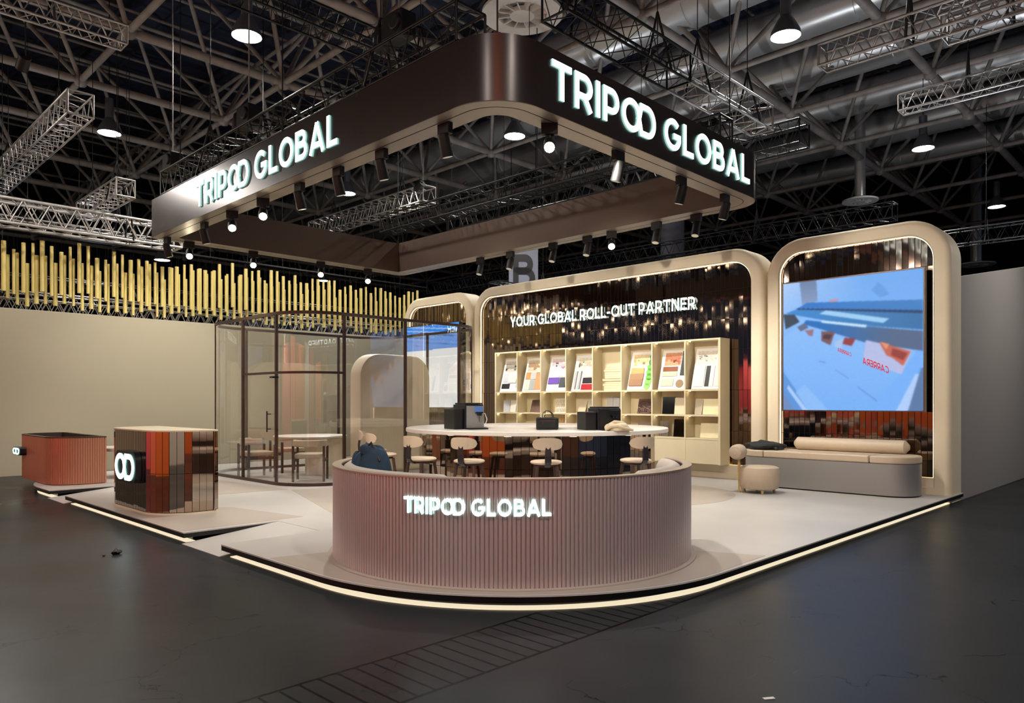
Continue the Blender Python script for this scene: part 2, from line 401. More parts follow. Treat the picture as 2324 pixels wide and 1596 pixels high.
def stroke_mesh(mb, pts, wid, depth, fn, mi=0, mi2=0):
    """ribbon along pts mapped through fn(u, v, depth)->world"""
    closed = hypot(pts[0][0] - pts[-1][0], pts[0][1] - pts[-1][1]) < 1e-6
    if closed: pts = pts[:-1]
    m = len(pts); L = []; R = []
    for i in range(m):
        def dirn(a, b):
            dx, dy = b[0] - a[0], b[1] - a[1]; q = hypot(dx, dy) or 1; return dx / q, dy / q
        if closed or 0 < i < m - 1:
            d0 = dirn(pts[i - 1], pts[i]); d1 = dirn(pts[i], pts[(i + 1) % m])
        elif i == 0: d0 = d1 = dirn(pts[0], pts[1])
        else: d0 = d1 = dirn(pts[-2], pts[-1])
        n0 = (-d0[1], d0[0]); n1 = (-d1[1], d1[0]); nx, ny = n0[0] + n1[0], n0[1] + n1[1]; q = hypot(nx, ny) or 1; nx /= q; ny /= q
        k = 1.0 / max(0.5, nx * n0[0] + ny * n0[1])
        L.append((pts[i][0] + nx * wid / 2 * k, pts[i][1] + ny * wid / 2 * k)); R.append((pts[i][0] - nx * wid / 2 * k, pts[i][1] - ny * wid / 2 * k))
    vs = [fn(p[0], p[1], depth) for p in L] + [fn(p[0], p[1], depth) for p in R] + [fn(p[0], p[1], 0) for p in L] + [fn(p[0], p[1], 0) for p in R]
    F = []; S = []
    for i in range(m if closed else m - 1):
        j = (i + 1) % m
        F.append((i, m + i, m + j, j)); S.append((i, j, 2 * m + j, 2 * m + i)); S.append((m + i, 3 * m + i, 3 * m + j, m + j))
    if not closed:
        S.append((0, 2 * m, 3 * m, m)); S.append((m - 1, 2 * m - 1, 4 * m - 1, 3 * m - 1))
    mb.add(vs, F, False, mi); mb.add(vs, S, False, mi2)
def letters(tokens, fn, depth, parent, wid=0.2, mats=None, gap=0.13, name='letter'):
    """fn(u 0..1 along whole text, v 0..1 cap height, depth) -> point"""
    lay, tot = text_layout(tokens, gap)
    for t, x, st in lay:
        mb = MB()
        for pts in st:
            # subdivide long straight runs for curved carriers
            q = []
            for a, b in zip(pts[:-1], pts[1:]):
                n = max(1, int(hypot(b[0] - a[0], b[1] - a[1]) / 0.2))
                q += [(a[0] + (b[0] - a[0]) * k / n, a[1] + (b[1] - a[1]) * k / n) for k in range(n)]
            q.append(pts[-1])
            stroke_mesh(mb, q, wid, depth, lambda u, v, d: fn((u + x) / tot, v, d), 0, 1)
        mb.build(name, mats or [M_white_em, M_side_em], parent, fix=False)
TG = ['T', 'R', 'I', 'P', 'OD', ' ', 'G', 'L', 'O', 'B', 'A', 'L']
PARTNER = list('YOUR') + [' '] + list('GLOBAL') + [' '] + list('ROLL') + ['-'] + list('OUT') + [' '] + list('PARTNER')

# ================================================================== SETTING
mb = MB(); mb.add([(-40, -40, 0), (70, -40, 0), (70, 70, 0), (-40, 70, 0)], [(0, 1, 2, 3)]); mb.build('x', M_black)
bpy.data.objects.remove(bpy.data.objects['x'], do_unlink=True)
mb = MB(); mb.box(-30, -30, -0.2, 60, 60, 0.0)
struct(mb.build('floor', floor_mat()), 'dark grey worn exhibition hall floor with scuffs and grooved channel covers', 'floor')
# roof deck, ribbed
mb = MB(); mb.box(-12, -12, 13.0, 60, 60, 13.2)
for i in range(60): mb.box(-12 + i * 1.2, -12, 12.9, -12 + i * 1.2 + 0.08, 60, 13.0)
ceiling = struct(mb.build('ceiling', M_deck, fix=False), 'dark ribbed roof deck high above the hall', 'ceiling')
# beige wall beyond the stand, grey wall on the right
mb = MB(); mb.box(-2.0, 17.64, 0, 13.6, 17.84, 3.40); struct(mb.build('wall_left', M_beigewall, bevel=0.006), 'plain beige partition wall behind the stand on the left', 'wall')
mb = MB()
mb.add([(12.76, 3.02, 0), (19.5, 3.02, 0), (19.5, 3.02, 4.5), (12.76, 3.02, 3.41), (12.76, 3.2, 0), (19.5, 3.2, 0), (19.5, 3.2, 4.5), (12.76, 3.2, 3.41)],
       [(0, 1, 2, 3), (7, 6, 5, 4), (0, 4, 5, 1), (1, 5, 6, 2), (2, 6, 7, 3), (3, 7, 4, 0)])
struct(mb.build('wall_right', M_greywall), 'plain grey partition wall right of the tall screen frame', 'wall')

mb = MB(); mb.box(59, -20, 0, 59.3, 60, 13); struct(mb.build('wall_back', M_deck), 'dark far wall of the exhibition hall', 'wall')
mb = MB(); mb.box(-12, 59, 0, 60, 59.3, 13); struct(mb.build('wall_far', M_deck), 'dark far end wall of the exhibition hall', 'wall')
# ------------------------------------------------------------------ space frame
HN = 8.0
XN = [-1.7, 1.9] + [HN * v for v in (0.687, 1.14, 1.59, 2.04, 2.485, 2.93, 3.38, 3.83, 4.28, 4.73)]
YN = [HN * v for v in (-0.2, 0.23, 0.665, 1.10, 1.61, 2.13, 2.56, 2.99, 3.44, 3.88, 4.32, 4.76, 5.2)]
ZL = H + HN; ZU = ZL + 2.7
XU = [(a + b) / 2 for a, b in zip(XN[:-1], XN[1:])]; YU = [(a + b) / 2 for a, b in zip(YN[:-1], YN[1:])]
for y in YN:
    mb = MB()
    for a, b in zip(XN[:-1], XN[1:]):
        mb.tube((a, y, ZL), (a + 0.25, y, ZL), 0.04, 0.105, n=8); mb.tube((a + 0.25, y, ZL), (b - 0.25, y, ZL), 0.105, n=8, caps=False); mb.tube((b - 0.25, y, ZL), (b, y, ZL), 0.105, 0.04, n=8)
    mb.build('lower_chord', M_frame_tube, ceiling, fix=False)
for x in XN:
    mb = MB(); mb.tube((x, YN[0], ZL), (x, YN[-1], ZL), 0.075, n=8); mb.build('cross_chord', M_frame_tube, ceiling, fix=False)
for y in YU:
    mb = MB(); mb.tube((XU[0], y, ZU), (XU[-1], y, ZU), 0.06, n=6); mb.build('upper_chord', M_frame_tube, ceiling, fix=False)
for x in XU:
    mb = MB(); mb.tube((x, YU[0], ZU), (x, YU[-1], ZU), 0.06, n=6); mb.build('upper_cross_chord', M_frame_tube, ceiling, fix=False)
for j, y in enumerate(YU):
    mb = MB()
    for i, x in enumerate(XU):
        for (a, b) in ((XN[i], YN[j]), (XN[i + 1], YN[j]), (XN[i + 1], YN[j + 1]), (XN[i], YN[j + 1])):
            mb.tube((x, y, ZU), (a, b, ZL), 0.06, n=6)
    mb.build('diagonal_brace', M_frame_tube, ceiling, fix=False)
for y in YN:
    mb = MB()
    for x in XN: mb.lathe([(0.0, -0.17), (0.12, -0.13), (0.17, 0), (0.12, 0.13), (0, 0.17)], (x, y, ZL), 10)
    mb.build('node', M_frame_tube, ceiling, fix=False)
# slim secondary purlins between the chords
for k in range(26):
    y = -1 + k * 1.55; mb = MB(); mb.tube((-2, y, ZU + 0.35), (40, y, ZU + 0.35), 0.045, n=5); mb.build('purlin', M_frame_tube, ceiling, fix=False)
# ducts
HD = 9.7
DUCTS = [(1.62, .62, 'shiny silver duct passing above the front corner of the sign canopy'),
         (1.90, .5, 'silver duct second from the canopy corner'),
         (2.18, .62, 'wide silver duct above the round hall lamp at top right'),
         (2.52, .5, 'silver duct over the right face of the sign canopy'),
         (2.86, .6, 'silver duct with violet sheen crossing above the tall screen frame'),
         (3.25, .5, 'silver duct farthest back at the right'),]
for xr, r, lab in DUCTS:
    x = xr * HD; mb = MB(); n = 24; y = -8.0
    while y < 36:
        mb.tube((x, y, H + HD), (x, y + 2.9, H + HD), r, n=n, caps=False)
        mb.lathe([(r, -.03), (r + .035, -.03), (r + .035, .03), (r, .03)], (0, 0, 0), n) if False else None
        mb.tube((x, y + 2.87, H + HD), (x, y + 2.93, H + HD), r + .03, n=n)
        y += 2.9
    tag(mb.build('air_duct', M_duct, fix=False), lab, 'duct')

# ------------------------------------------------------------------ lattice trusses
def truss(p0, p1, size, mat_, label, r=0.021, rb=0.0085, bay=None, up=Vector((0, 0, 1)), hang=True, group=None, tri=False):
    a = Vector(p0); b = Vector(p1); d = b - a; Ln = d.length; t = d.normalized(); sd = t.cross(up).normalized(); u2 = sd.cross(t).normalized()
    mb = MB(); h = size / 2
    cs = [(-h, -h), (h, -h), (h, h), (-h, h)] if not tri else [(-h, h), (h, h), (0, -h)]
    P = lambda k, s: a + t * s + sd * cs[k][0] + u2 * cs[k][1]
    m = len(cs)
    for k in range(m): mb.tube(P(k, 0), P(k, Ln), r, n=6)
    nb = max(1, int(round(Ln / (bay or size * 0.95)))); st = Ln / nb
    for i in range(nb):
        for k in range(m):
            k2 = (k + 1) % m
            mb.tube(P(k, i * st), P(k2, (i + .5) * st), rb, n=4, caps=False); mb.tube(P(k2, (i + .5) * st), P(k, (i + 1) * st), rb, n=4, caps=False)
    for s in (0, Ln):
        for k in range(m): mb.tube(P(k, s), P((k + 1) % m, s), r * .8, n=5)
    root = thing('lighting_truss', label, 'truss', tuple(a + d / 2), group=group)
    o = mb.build('lattice', mat_, root, fix=False); o.location = -(a + d / 2)
    if hang:
        for s in (Ln * .2, Ln * .8):
            q = a + t * s; mb = MB(); mb.tube(q + u2 * h, (q.x, q.y, ZL), 0.008, n=4)
            mb.path([q + u2 * (h + .5), q + sd * (h + .03) - u2 * h, q - sd * (h + .03) - u2 * h, q + u2 * (h + .5)], 0.02, n=5)
            o = mb.build('sling', M_black, root, fix=False); o.location = -(a + d / 2)
    return root
truss((5.35, 5.9, 5.55), (5.35, 14.2, 5.55), .42, M_blacktruss, 'black truss just above the left sign face of the canopy')
truss((10.0, 5.4, 5.55), (10.0, 13.9, 5.55), .36, M_blacktruss, 'black truss running above the rear edge of the canopy opening', hang=False)
truss((7.0, 6.15, 6.6), (9.9, 6.15, 6.6), .42, M_blacktruss, 'black truss section hanging above the canopy front corner')
truss((9.9, 6.15, 6.6), (12.7, 6.15, 6.6), .42, M_silver, 'silver truss continuing the black one above the right sign')
truss((10.8, -1.5, 6.5), (10.8, 4.3, 6.5), .3, M_silver, 'silver truss at top right beneath the ducts, ending beside a hall lamp')
truss((11.9, -1.0, 6.9), (11.9, 3.0, 6.9), .38, M_silver, 'silver truss cropped by the top right corner of the photo')
truss((15.3, -1.0, 7.2), (15.3, 4.6, 7.2), .3, M_silver, 'silver truss at the right edge above the oval hall lamp')
truss((-1.0, 12.3, 7.15), (3.9, 12.3, 7.15), .28, M_silver, 'silver truss in the top left corner of the photo')
truss((4.0, 14.9, 6.9), (4.0, 22, 6.9), .42, M_silver, 'thick silver truss slanting up the left edge toward the roof')
truss((1.5, 18.0, 5.4), (6.9, 18.0, 5.4), .5, M_silver, 'bright silver truss meeting the far left end of the canopy', r=.035, rb=.016)
truss((1.0, 19.2, 5.75), (7.2, 19.2, 5.75), .4, M_silver, 'silver truss behind and above the bright left one')
truss((5.3, 16.6, 6.0), (5.3, 19.4, 6.0), .36, M_silver, 'short silver truss left of the canopy far corner')
truss((12.3, 15.2, 7.0), (12.3, 21.0, 7.0), .42, M_silver, 'silver truss seen through the canopy opening')
truss((13.0, 5.5, 6.3), (13.0, 15.0, 6.3), .42, M_blacktruss, 'long black truss seen through the canopy opening near its rear edge')
truss((8.6, 9.2, 7.3), (14.5, 9.2, 7.3), .36, M_blacktruss, 'black truss crossing the upper part of the canopy opening')
truss((3.5, 10.5, 7.6), (9.5, 10.5, 7.6), .36, M_blacktruss, 'black truss under the roof behind the left sign face')
truss((2.8, 7.6, 8.3), (7.5, 7.6, 8.3), .4, M_blacktruss, 'black truss near the top centre left beside a hall lamp')
truss((1.0, 18.95, 3.62), (13.8, 18.95, 3.62), .26, M_silver, 'slim silver truss just behind the lower ends of the gold tubes', hang=False, r=.018, rb=.009)
truss((1.0, 19.6, 3.75), (14.5, 19.6, 3.75), .45, M_silver, 'deep silver truss farther behind the lower ends of the gold tubes', r=.022)
truss((3.0, 20.5, 4.3), (15.5, 20.5, 4.3), .4, M_blacktruss, 'black truss behind the gold tubes', hang=False)
truss((14.0, 14.5, 4.6), (24.0, 14.5, 4.6), .4, M_blacktruss, 'black truss behind the left small frame below the canopy')
truss((20.5, 12.0, 6.0), (20.5, 27.0, 6.0), .4, M_blacktruss, 'black truss behind the lettered column')
truss((19.5, 6.0, 6.2), (19.5, 24.0, 6.2), .4, M_blacktruss, 'black truss far behind the main frame')
truss((23, 2.0, 6.0), (23, 16.0, 6.0), .4, M_blacktruss, 'black truss far behind the tall screen frame')

# ------------------------------------------------------------------ hall lamps
def hall_lamp(x, y, z, label, r=0.3, e=900, ang=150, glow=True):
    root = thing('hall_lamp', label, 'lamp', (x, y, z), group='round high bay lamps under the roof')
    mb = MB(); mb.lathe([(r * .35, .42), (r * .6, .3), (r * .95, .1), (r, 0.0), (r * .97, 0.0), (r * .9, .08), (0.0, .2)], n=28); mb.build('reflector', M_lampbody, root)
    mb = MB(); mb.lathe([(0, .02), (r * .93, .02)], n=28); mb.build('glass_lens', M_lampglow, root)
    mb = MB(); mb.tube((0, 0, .38), (0, 0, .95), .11, n=14); mb.build('ballast_housing', M_lampbody, root)
    mb = MB(); mb.tube((0, 0, .9), (0, 0, 12.92 - z), .012, n=5); mb.build('hanger_rod', M_black, root)
    light('SPOT', 'hall_lamp_light', (0, 0, -0.03), e, NEUT, 0.25, spot=radians(ang), blend=0.6, parent=root)
HLP = [((560, 83), 7.4, 'round hall lamp glowing at upper left, nearest the roof'),
       ((248, 303), 7.4, 'round hall lamp hanging at far left above the canopy end'),
       ((1168, 310), 7.4, 'round hall lamp seen just under the canopy front corner'),
       ((788, 440), 7.4, 'round hall lamp in the middle of the canopy opening'),
       ((368, 591), 5.6, 'round hall lamp just above the gold tubes under the canopy far corner'),
       ((1783, 83), 7.4, 'round hall lamp glowing at upper right between silver ducts'),
       ((2095, 338), 7.4, 'round hall lamp at right, above the air diffuser'),
       ((2262, 470), 7.4, 'round hall lamp lowest at the right edge'),
       ((735, 638), 6.2, 'round hall lamp low behind the gold tubes')]
for (px, py), h, lab in HLP:
    d = h * FPX / (HORP - py); x, y = dl(d, (px - CXP) / FPX * d); hall_lamp(x, y, H + h, lab, 0.3, 700)
# one more pair of the same lamps behind the photographer
hall_lamp(-3.0, 1.5, 8.9, 'round hall lamp behind the photographer over the left aisle', e=1350)
hall_lamp(3.0, -2.5, 8.9, 'round hall lamp behind the photographer over the right aisle', e=1200)

# round air diffusers
def diffuser(x, y, z, r, label):
    root = thing('air_diffuser', label, 'vent', (x, y, z))
    mb = MB(); mb.lathe([(r * .62, .0), (r, .0), (r, .05), (r * .6, .12), (r * .3, .12)], n=40); mb.lathe([(r * .62, 0), (r * .6, .12)], n=40); mb.build('flange', M_diff, root)
    mb = MB(); mb.lathe([(0, -.02), (r * .3, -.02), (r * .32, .06)], n=30); mb.build('hub', M_diff, root)
    mb = MB()
    for k in range(12):
        a = 2 * pi * k / 12; mb.obox(Matrix.Translation((cos(a) * r * .46, sin(a) * r * .46, .03)) @ Matrix.Rotation(a, 4, 'Z') @ Matrix.Rotation(.5, 4, 'X'), r * .36, .02, .1)
    mb.build('vane', M_diff, root)
    mb = MB(); mb.tube((0, 0, .1), (0, 0, 12.9 - z), r * .3, n=20); mb.build('riser_duct', M_duct, root)
for (px, py), h, r, lab in (((1185, 35), 7.2, .75, 'large round white air diffuser right above the canopy front corner'),
                            ((1952, 458), 6.6, .55, 'round air diffuser above the tall screen frame'),
                            ((2215, 602), 6.4, .8, 'round air diffuser behind the grey wall at the right edge')):
    d = h * FPX / (HORP - py); x, y = dl(d, (px - CXP) / FPX * d); diffuser(x, y, H + h, r, lab)

# columns
x, y = dl(24, (1188 - CXP) / FPX * 24)
root = thing('hanging_banner', 'grey hanging hall banner bearing a large black letter B', 'banner', (x, y, 0), ANG - pi / 2)
mb = MB(); mb.box(-.48, -.1, 4.4, .48, .1, 7.3); mb.build('panel', M_colpaint, root, bevel=.02)
mb = MB(); mb.tube((-.4, 0, 7.3), (-.4, 0, 12.92), .012, n=5); mb.tube((.4, 0, 7.3), (.4, 0, 12.92), .012, n=5); mb.build('suspension_cable', M_black, root)
mb = MB()
for pts in G['B'][1]: stroke_mesh(mb, pts, .2, .02, lambda u, v, dd: (-.34 + u * .9, -.101 - dd, 5.15 + v * 1.15))
mb.build('letter', M_black, root, fix=False)
x, y = dl(24, (1526 - CXP) / FPX * 24)
mb = MB(); mb.tube((0, 0, 0), (0, 0, 7.9), .38, n=36)
tag(mb.build('column', M_colpaint, loc=(x, y, 0)), 'round pale grey hall column behind the main frame', 'column')

# flood lamp on the left truss
root = thing('flood_lamp', 'black flood lamp with a bright rectangular face clamped at far left', 'lamp', (2.9, 17.3, 6.6))
mb = MB(); mb.box(-.25, -.12, -.1, .25, .12, .25); mb.build('housing', M_black, root, bevel=.01)
mb = MB(); mb.box(-.22, -.14, -.09, .22, -.121, .04); mb.build('glass_face', M_lampglow, root)
mb = MB(); mb.path([(-.28, 0, .05), (-.28, 0, .45), (.28, 0, .45), (.28, 0, .05)], .015, n=6); mb.tube((0, 0, .45), (0, 0, 2.8), .012, n=5); mb.build('bracket', M_black, root)
light('SPOT', 'flood_light', (0, -.2, -.02), 300, NEUT, .1, target=(0, -1.5, -2), spot=radians(110), parent=root)

# ------------------------------------------------------------------ gold tubes
gold_meshes = []
for dia in (.06, .07, .08, .092):
    mb = MB(); mb.tube((0, 0, 0), (0, 0, 1.0), dia / 2, n=14); mb.tube((0, 0, 1.0), (0, 0, 1.5), .002, n=4, mi=1); o = mb.build('hanging_tube', [M_gold, M_black]); gold_meshes.append(o)
x = 3.0; k = 0
while x < 14.7:
    src = gold_meshes[(k * 7 + (k * k) % 5) % 4] if k >= 4 else gold_meshes[k]
    o = src if k < 4 else src.copy()
    if k >= 4: COL.objects.link(o)
    ln = 1.0 + rnd.uniform(-.08, .16); zb = (3.62 if k % 2 else 3.84) + rnd.uniform(-.06, .12)
    o.location = (x, 18.55 + (0.11 if k % 2 else 0.0), zb); o.scale = (1, 1, ln)
    tag(o, 'slender gold tube hanging in the long staggered curtain above the beige wall', 'tube', 'gold tubes hung in a row above the beige wall')
    x += .089 + rnd.uniform(-.006, .006); k += 1
mb = MB(); mb.box(2.5, 18.53, 5.16, 14.9, 18.56, 5.18); mb.box(2.5, 18.65, 5.16, 14.9, 18.68, 5.18); mb.box(2.5, 18.53, 5.18, 14.9, 18.77, 5.195)
for i in range(12): mb.tube((3 + i, 18.75, 5.19), (3 + i, 18.75, ZL), .006, n=4)
tag(mb.build('hanging_rail', M_blacktruss, fix=False), 'slim black rail that the gold tubes hang from', 'rail')

# ================================================================== STAND
PX0, PY0, PX1, PY1, PH = 3.10, 2.97, 12.80, 16.20, 0.12
PR = 2.3
RAMPS = [(7.02, 7.93), (12.32, 13.2)]; RD = 1.08
def platform_outline(inset=0.0):
    pts = []
    c = (PX0 + PR, PY0 + PR); r = PR - inset
    for k in range(33):
        t = 1.5 * pi - 0.5 * pi * k / 32; pts.append((c[0] + cos(t) * r, c[1] + sin(t) * r))
    for a, b in RAMPS:
        pts += [(PX0 + inset, a - inset), (PX0 + RD + inset, a - inset), (PX0 + RD + inset, b + inset), (PX0 + inset, b + inset)]
    c = (PX0 + PR, PY1 - PR)
    for k in range(33):
        t = pi - 0.5 * pi * k / 32; pts.append((c[0] + cos(t) * r, c[1] + sin(t) * r))
    pts += [(PX1, PY1 - inset), (PX1, PY0 + inset)]
    return pts
plat = thing('platform', 'low raised exhibition platform with pale vinyl top and black edge', 'platform', (8, 9.6, 0))
def pb(mb, name, mats, **k):
    o = mb.build(name, mats, plat, **k); o.location = (-8, -9.6, 0); return o
mb = MB(); mb.prism(platform_outline(), PH - .012, PH); pb(mb, 'deck', M_carpet)
mb = MB(); mb.prism(platform_outline(.002), .062, PH - .012); pb(mb, 'edge_board', M_edge)
mb = MB(); mb.prism(platform_outline(.16), 0.0, .062); pb(mb, 'recessed_base', M_edge)
# LED tape on the floor in the shadow gap
def led_run(pts, wdt=.035):
    mb = MB(); L = []
    for i, p in enumerate(pts):
        a = pts[max(0, i - 1)]; b = pts[min(len(pts) - 1, i + 1)]; dx, dy = b[0] - a[0], b[1] - a[1]; q = hypot(dx, dy); nx, ny = -dy / q, dx / q
        L.append([(p[0] + nx * wdt / 2, p[1] + ny * wdt / 2, .001), (p[0] + nx * wdt / 2, p[1] + ny * wdt / 2, .008), (p[0] - nx * wdt / 2, p[1] - ny * wdt / 2, .008), (p[0] - nx * wdt / 2, p[1] - ny * wdt / 2, .001)])
    mb.loops(L, closed_prof=True, closed_path=False); return mb
ins = .105
def arcpts(cx, cy, r, a0, a1, n=32): return [(cx + cos(a0 + (a1 - a0) * k / n) * r, cy + sin(a0 + (a1 - a0) * k / n) * r) for k in range(n + 1)]
runs = [[(PX1 - .2, PY0 + ins)] + [(PX0 + PR + 2, PY0 + ins)] + arcpts(PX0 + PR, PY0 + PR, PR - ins, 1.5 * pi, pi) + [(PX0 + ins, RAMPS[0][0] - .08)],
        [(PX0 + ins, RAMPS[0][1] + .08), (PX0 + ins, RAMPS[1][0] - .08)],
        [(PX0 + ins, RAMPS[1][1] + .08)] + arcpts(PX0 + PR, PY1 - PR, PR - ins, pi, .5 * pi) ]
for r_ in runs: pb(led_run(r_, .10), 'led_tape', M_ledfloor)
# ramps
for i, (a, b) in enumerate(RAMPS):
    mb = MB(); x0, x1 = PX0 - .02, PX0 + RD
    mb.add([(x0, a, 0.0), (x1, a, 0.0), (x1, a, PH - .003), (x0, a, .006), (x0, b, 0.0), (x1, b, 0.0), (x1, b, PH - .003), (x0, b, .006)],
           [(0, 1, 2, 3), (7, 6, 5, 4), (0, 4, 5, 1), (1, 5, 6, 2), (2, 6, 7, 3), (3, 7, 4, 0)])
    pb(mb, 'ramp', M_carpet)
# darker grey patches laid flat on the vinyl
def floor_patch(poly, m=M_carpet2):
    mb = MB(); mb.prism(poly, PH + .0002, PH + .0018); return pb(mb, 'grey_patch', m)
floor_patch([(3.12, 8.02), (4.55, 8.02), (4.3, 9.4), (3.12, 10.2)])
floor_patch([(PX0 + PR + cos(t) * (PR - .03), PY0 + PR + sin(t) * (PR - .03)) for t in [1.5 * pi - .5 * pi * k / 30 for k in range(31)]] + [(3.13, 6.1), (5.3, 5.5), (6.3, 3.02)])
floor_patch([(9.3 + cos(t) * 1.5, 6.4 + sin(t) * 1.3) for t in [2 * pi * k / 40 for k in range(40)]])
floor_patch([(3.4, 11.0), (5.8, 10.7), (5.6, 13.5), (4.3, 12.2), (4.3, 11.6)])
floor_patch([(4.8, 7.6), (6.1, 6.2), (6.7, 10.3), (5.8, 10.6)])

# ------------------------------------------------------------------ canopy
CX0, CY0, CX1, CY1, CZ0, CZ1 = 4.92, 5.06, 10.62, 14.16, 4.5, 5.17
canopy = thing('sign_canopy', 'dark bronze rounded square sign canopy hanging over the stand with glowing letters', 'canopy', (7.63, 9.6, CZ0))
def cb(mb, name, mats, **k):
    o = mb.build(name, mats, canopy, **k); o.location = (-7.63, -9.6, -CZ0); return o
RC = [.6, .5, .14, .14]; RC2 = [.62, .52, .16, .16]
mb = MB(); mb.loops(ring_loops(CX0, CY0, CX1, CY1, RC, [(0, CZ1), (0, CZ0 + .001)], 20), smooth=True)
mb.loops(ring_loops(CX0, CY0, CX1, CY1, RC, [(0, CZ1), (.03, CZ1), (.03, CZ0 + .001), (0, CZ0 + .001)], 20))
o = cb(mb, 'fascia', M_fascia)
mb = MB(); mb.loops(ring_loops(CX0, CY0, CX1, CY1, RC2, [(.35, CZ1 - .01), (.38, CZ1 - .01), (.38, CZ0 + .001), (.35, CZ0 + .001)], 12), closed_prof=True)
o = cb(mb, 'inner_panel', M_fasin)
mb = MB(); mb.loops(ring_loops(CX0, CY0, CX1, CY1, RC2, [(.01, CZ0 + .02), (.01, CZ0), (.155, CZ0), (.155, CZ0 + .02), (.17, CZ0 + .02), (.17, CZ0), (.375, CZ0), (.375, CZ0 + .02)], 12), closed_prof=False)
cb(mb, 'soffit', M_soffit)
mb = MB(); mb.loops(ring_loops(CX0, CY0, CX1, CY1, RC2, [(.152, CZ0 + .019), (.152, CZ0 + .024), (.173, CZ0 + .024), (.173, CZ0 + .019)], 12), closed_prof=True)
cb(mb, 'light_track', M_black)
def on_left(u, v, d): return (CX0 - .004 - d, 12.04 + (7.83 - 12.04) * u, 4.655 + .40 * v)
def on_right(u, v, d): return (5.70 + (10.02 - 5.70) * u, CY0 - .004 - d, 4.655 + .40 * v)
cl = thing('tmp', '', ''); bpy.data.objects.remove(cl)
hold = bpy.data.objects.new('illuminated_lettering', None); COL.objects.link(hold); hold.parent = canopy; hold.location = (-7.63, -9.6, -CZ0)
letters(TG, on_left, .02, hold, wid=.175)
hold2 = bpy.data.objects.new('illuminated_lettering', None); COL.objects.link(hold2); hold2.parent = canopy; hold2.location = (-7.63, -9.6, -CZ0)
letters(TG, on_right, .02, hold2, wid=.175)
for x_, y_ in ((CX0 + .4, CY0 + .4), (CX1 - .4, CY0 + .4), (CX0 + .4, CY1 - .4), (CX1 - .4, CY1 - .4), (CX0 + .2, 9.6), (CX1 - .2, 9.6)):
    mb = MB(); mb.tube((x_, y_, CZ1 - .05), (x_, y_, ZL), .01, n=5); cb(mb, 'suspension_cable', M_black)

# ------------------------------------------------------------------ track spotlights
def spot_body(label, x, y, tilt_dir, lit, tilt=.6, z=CZ0 + .02):
    root = thing('spotlight', label, 'spotlight', (x, y, z), tilt_dir, group='spotlights in the canopy track')
    mb = MB(); mb.box(-.035, -.09, -.14, .035, .09, 0); mb.build('adapter', M_black, root, bevel=.006)
    mb = MB(); mb.tube((0, 0, -.14), (0, 0, -.2), .018, n=8); mb.build('swivel', M_black, root)
    R = Matrix.Translation((0, 0, -.24)) @ Matrix.Rotation(-tilt, 4, 'Y')
    mb = MB(); P = lambda v: R @ Vector(v)
    mb.path([P((0, 0, .11)), P((0, 0, .1)), P((0, 0, -.12)), P((0, 0, -.135))], [.05, .062, .068, .064], n=18); mb.build('lamp_head', M_black, root)
    mb = MB(); vs = [P((cos(2 * pi * k / 20) * .055, sin(2 * pi * k / 20) * .055, -.137)) for k in range(20)]; mb.add(vs, [tuple(range(20))]); mb.build('lens', M_spotglow if lit else M_spotdim, root)
    return root
def Yat(px, X):
    t = (px - CXP) / FPX; return X * (FW[1] + RT[1] * t) / (FW[0] + RT[0] * t)
def Xat(px, Y):
    t = (px - CXP) / FPX; return Y * (FW[0] + RT[0] * t) / (FW[1] + RT[1] * t)
ORD = ['first', 'second', 'third', 'fourth', 'fifth', 'sixth', 'seventh', 'eighth', 'ninth', 'tenth']
SPOTS = []
i0 = CX0 + .22
for i, (px, lit) in enumerate(((1010, 0), (866, 0), (768, 0), (680, 0), (597, 1), (527, 1), (464, 0), (380, 0))):
    SPOTS.append((i0, Yat(px, i0), 0.0, lit, '%s track spotlight from the front corner under the left sign face, %s' % ('black', 'lens glowing' if lit else 'lens unlit'), ORD[i]))
j0 = CY0 + .22
for i, (px, lit) in enumerate(((1247, 1), (1403, 0), (1546, 0), (1645, 0))):
    SPOTS.append((Xat(px, j0), j0, pi / 2, lit, 'black track spotlight from the front corner under the right sign face, %s' % ('lens glowing' if lit else 'lens unlit'), ORD[i]))
j1 = CY1 - .2
for i, (px, lit) in enumerate(((430, 1), (575, 1), (728, 1), (835, 1))):
    SPOTS.append((Xat(px, j1), j1, -pi / 2, lit, 'glowing track spotlight from the left under the far canopy side above the gold tubes', ORD[i]))
i1 = CX1 - .2
for i, (px, lit) in enumerate(((1090, 0), (1158, 0), (1255, 0), (1333, 0), (1388, 1), (1490, 0), (1580, 0))):
    SPOTS.append((i1, Yat(px, i1), pi, lit, 'track spotlight from the left under the rear canopy side, %s' % ('lens glowing' if lit else 'lens unlit'), ORD[i]))
for x, y, td, lit, lab, o_ in SPOTS:
    if y > CY1 - .1 or x > CX1 - .1: continue
    face_cam = lit and not (td == -pi / 2)
    spot_body(o_ + ' ' + lab, x, y, td if not lit else (atan2(-y, -x) if td != 0.0 or True else td), lit, tilt=(.28 if not lit else 1.0))

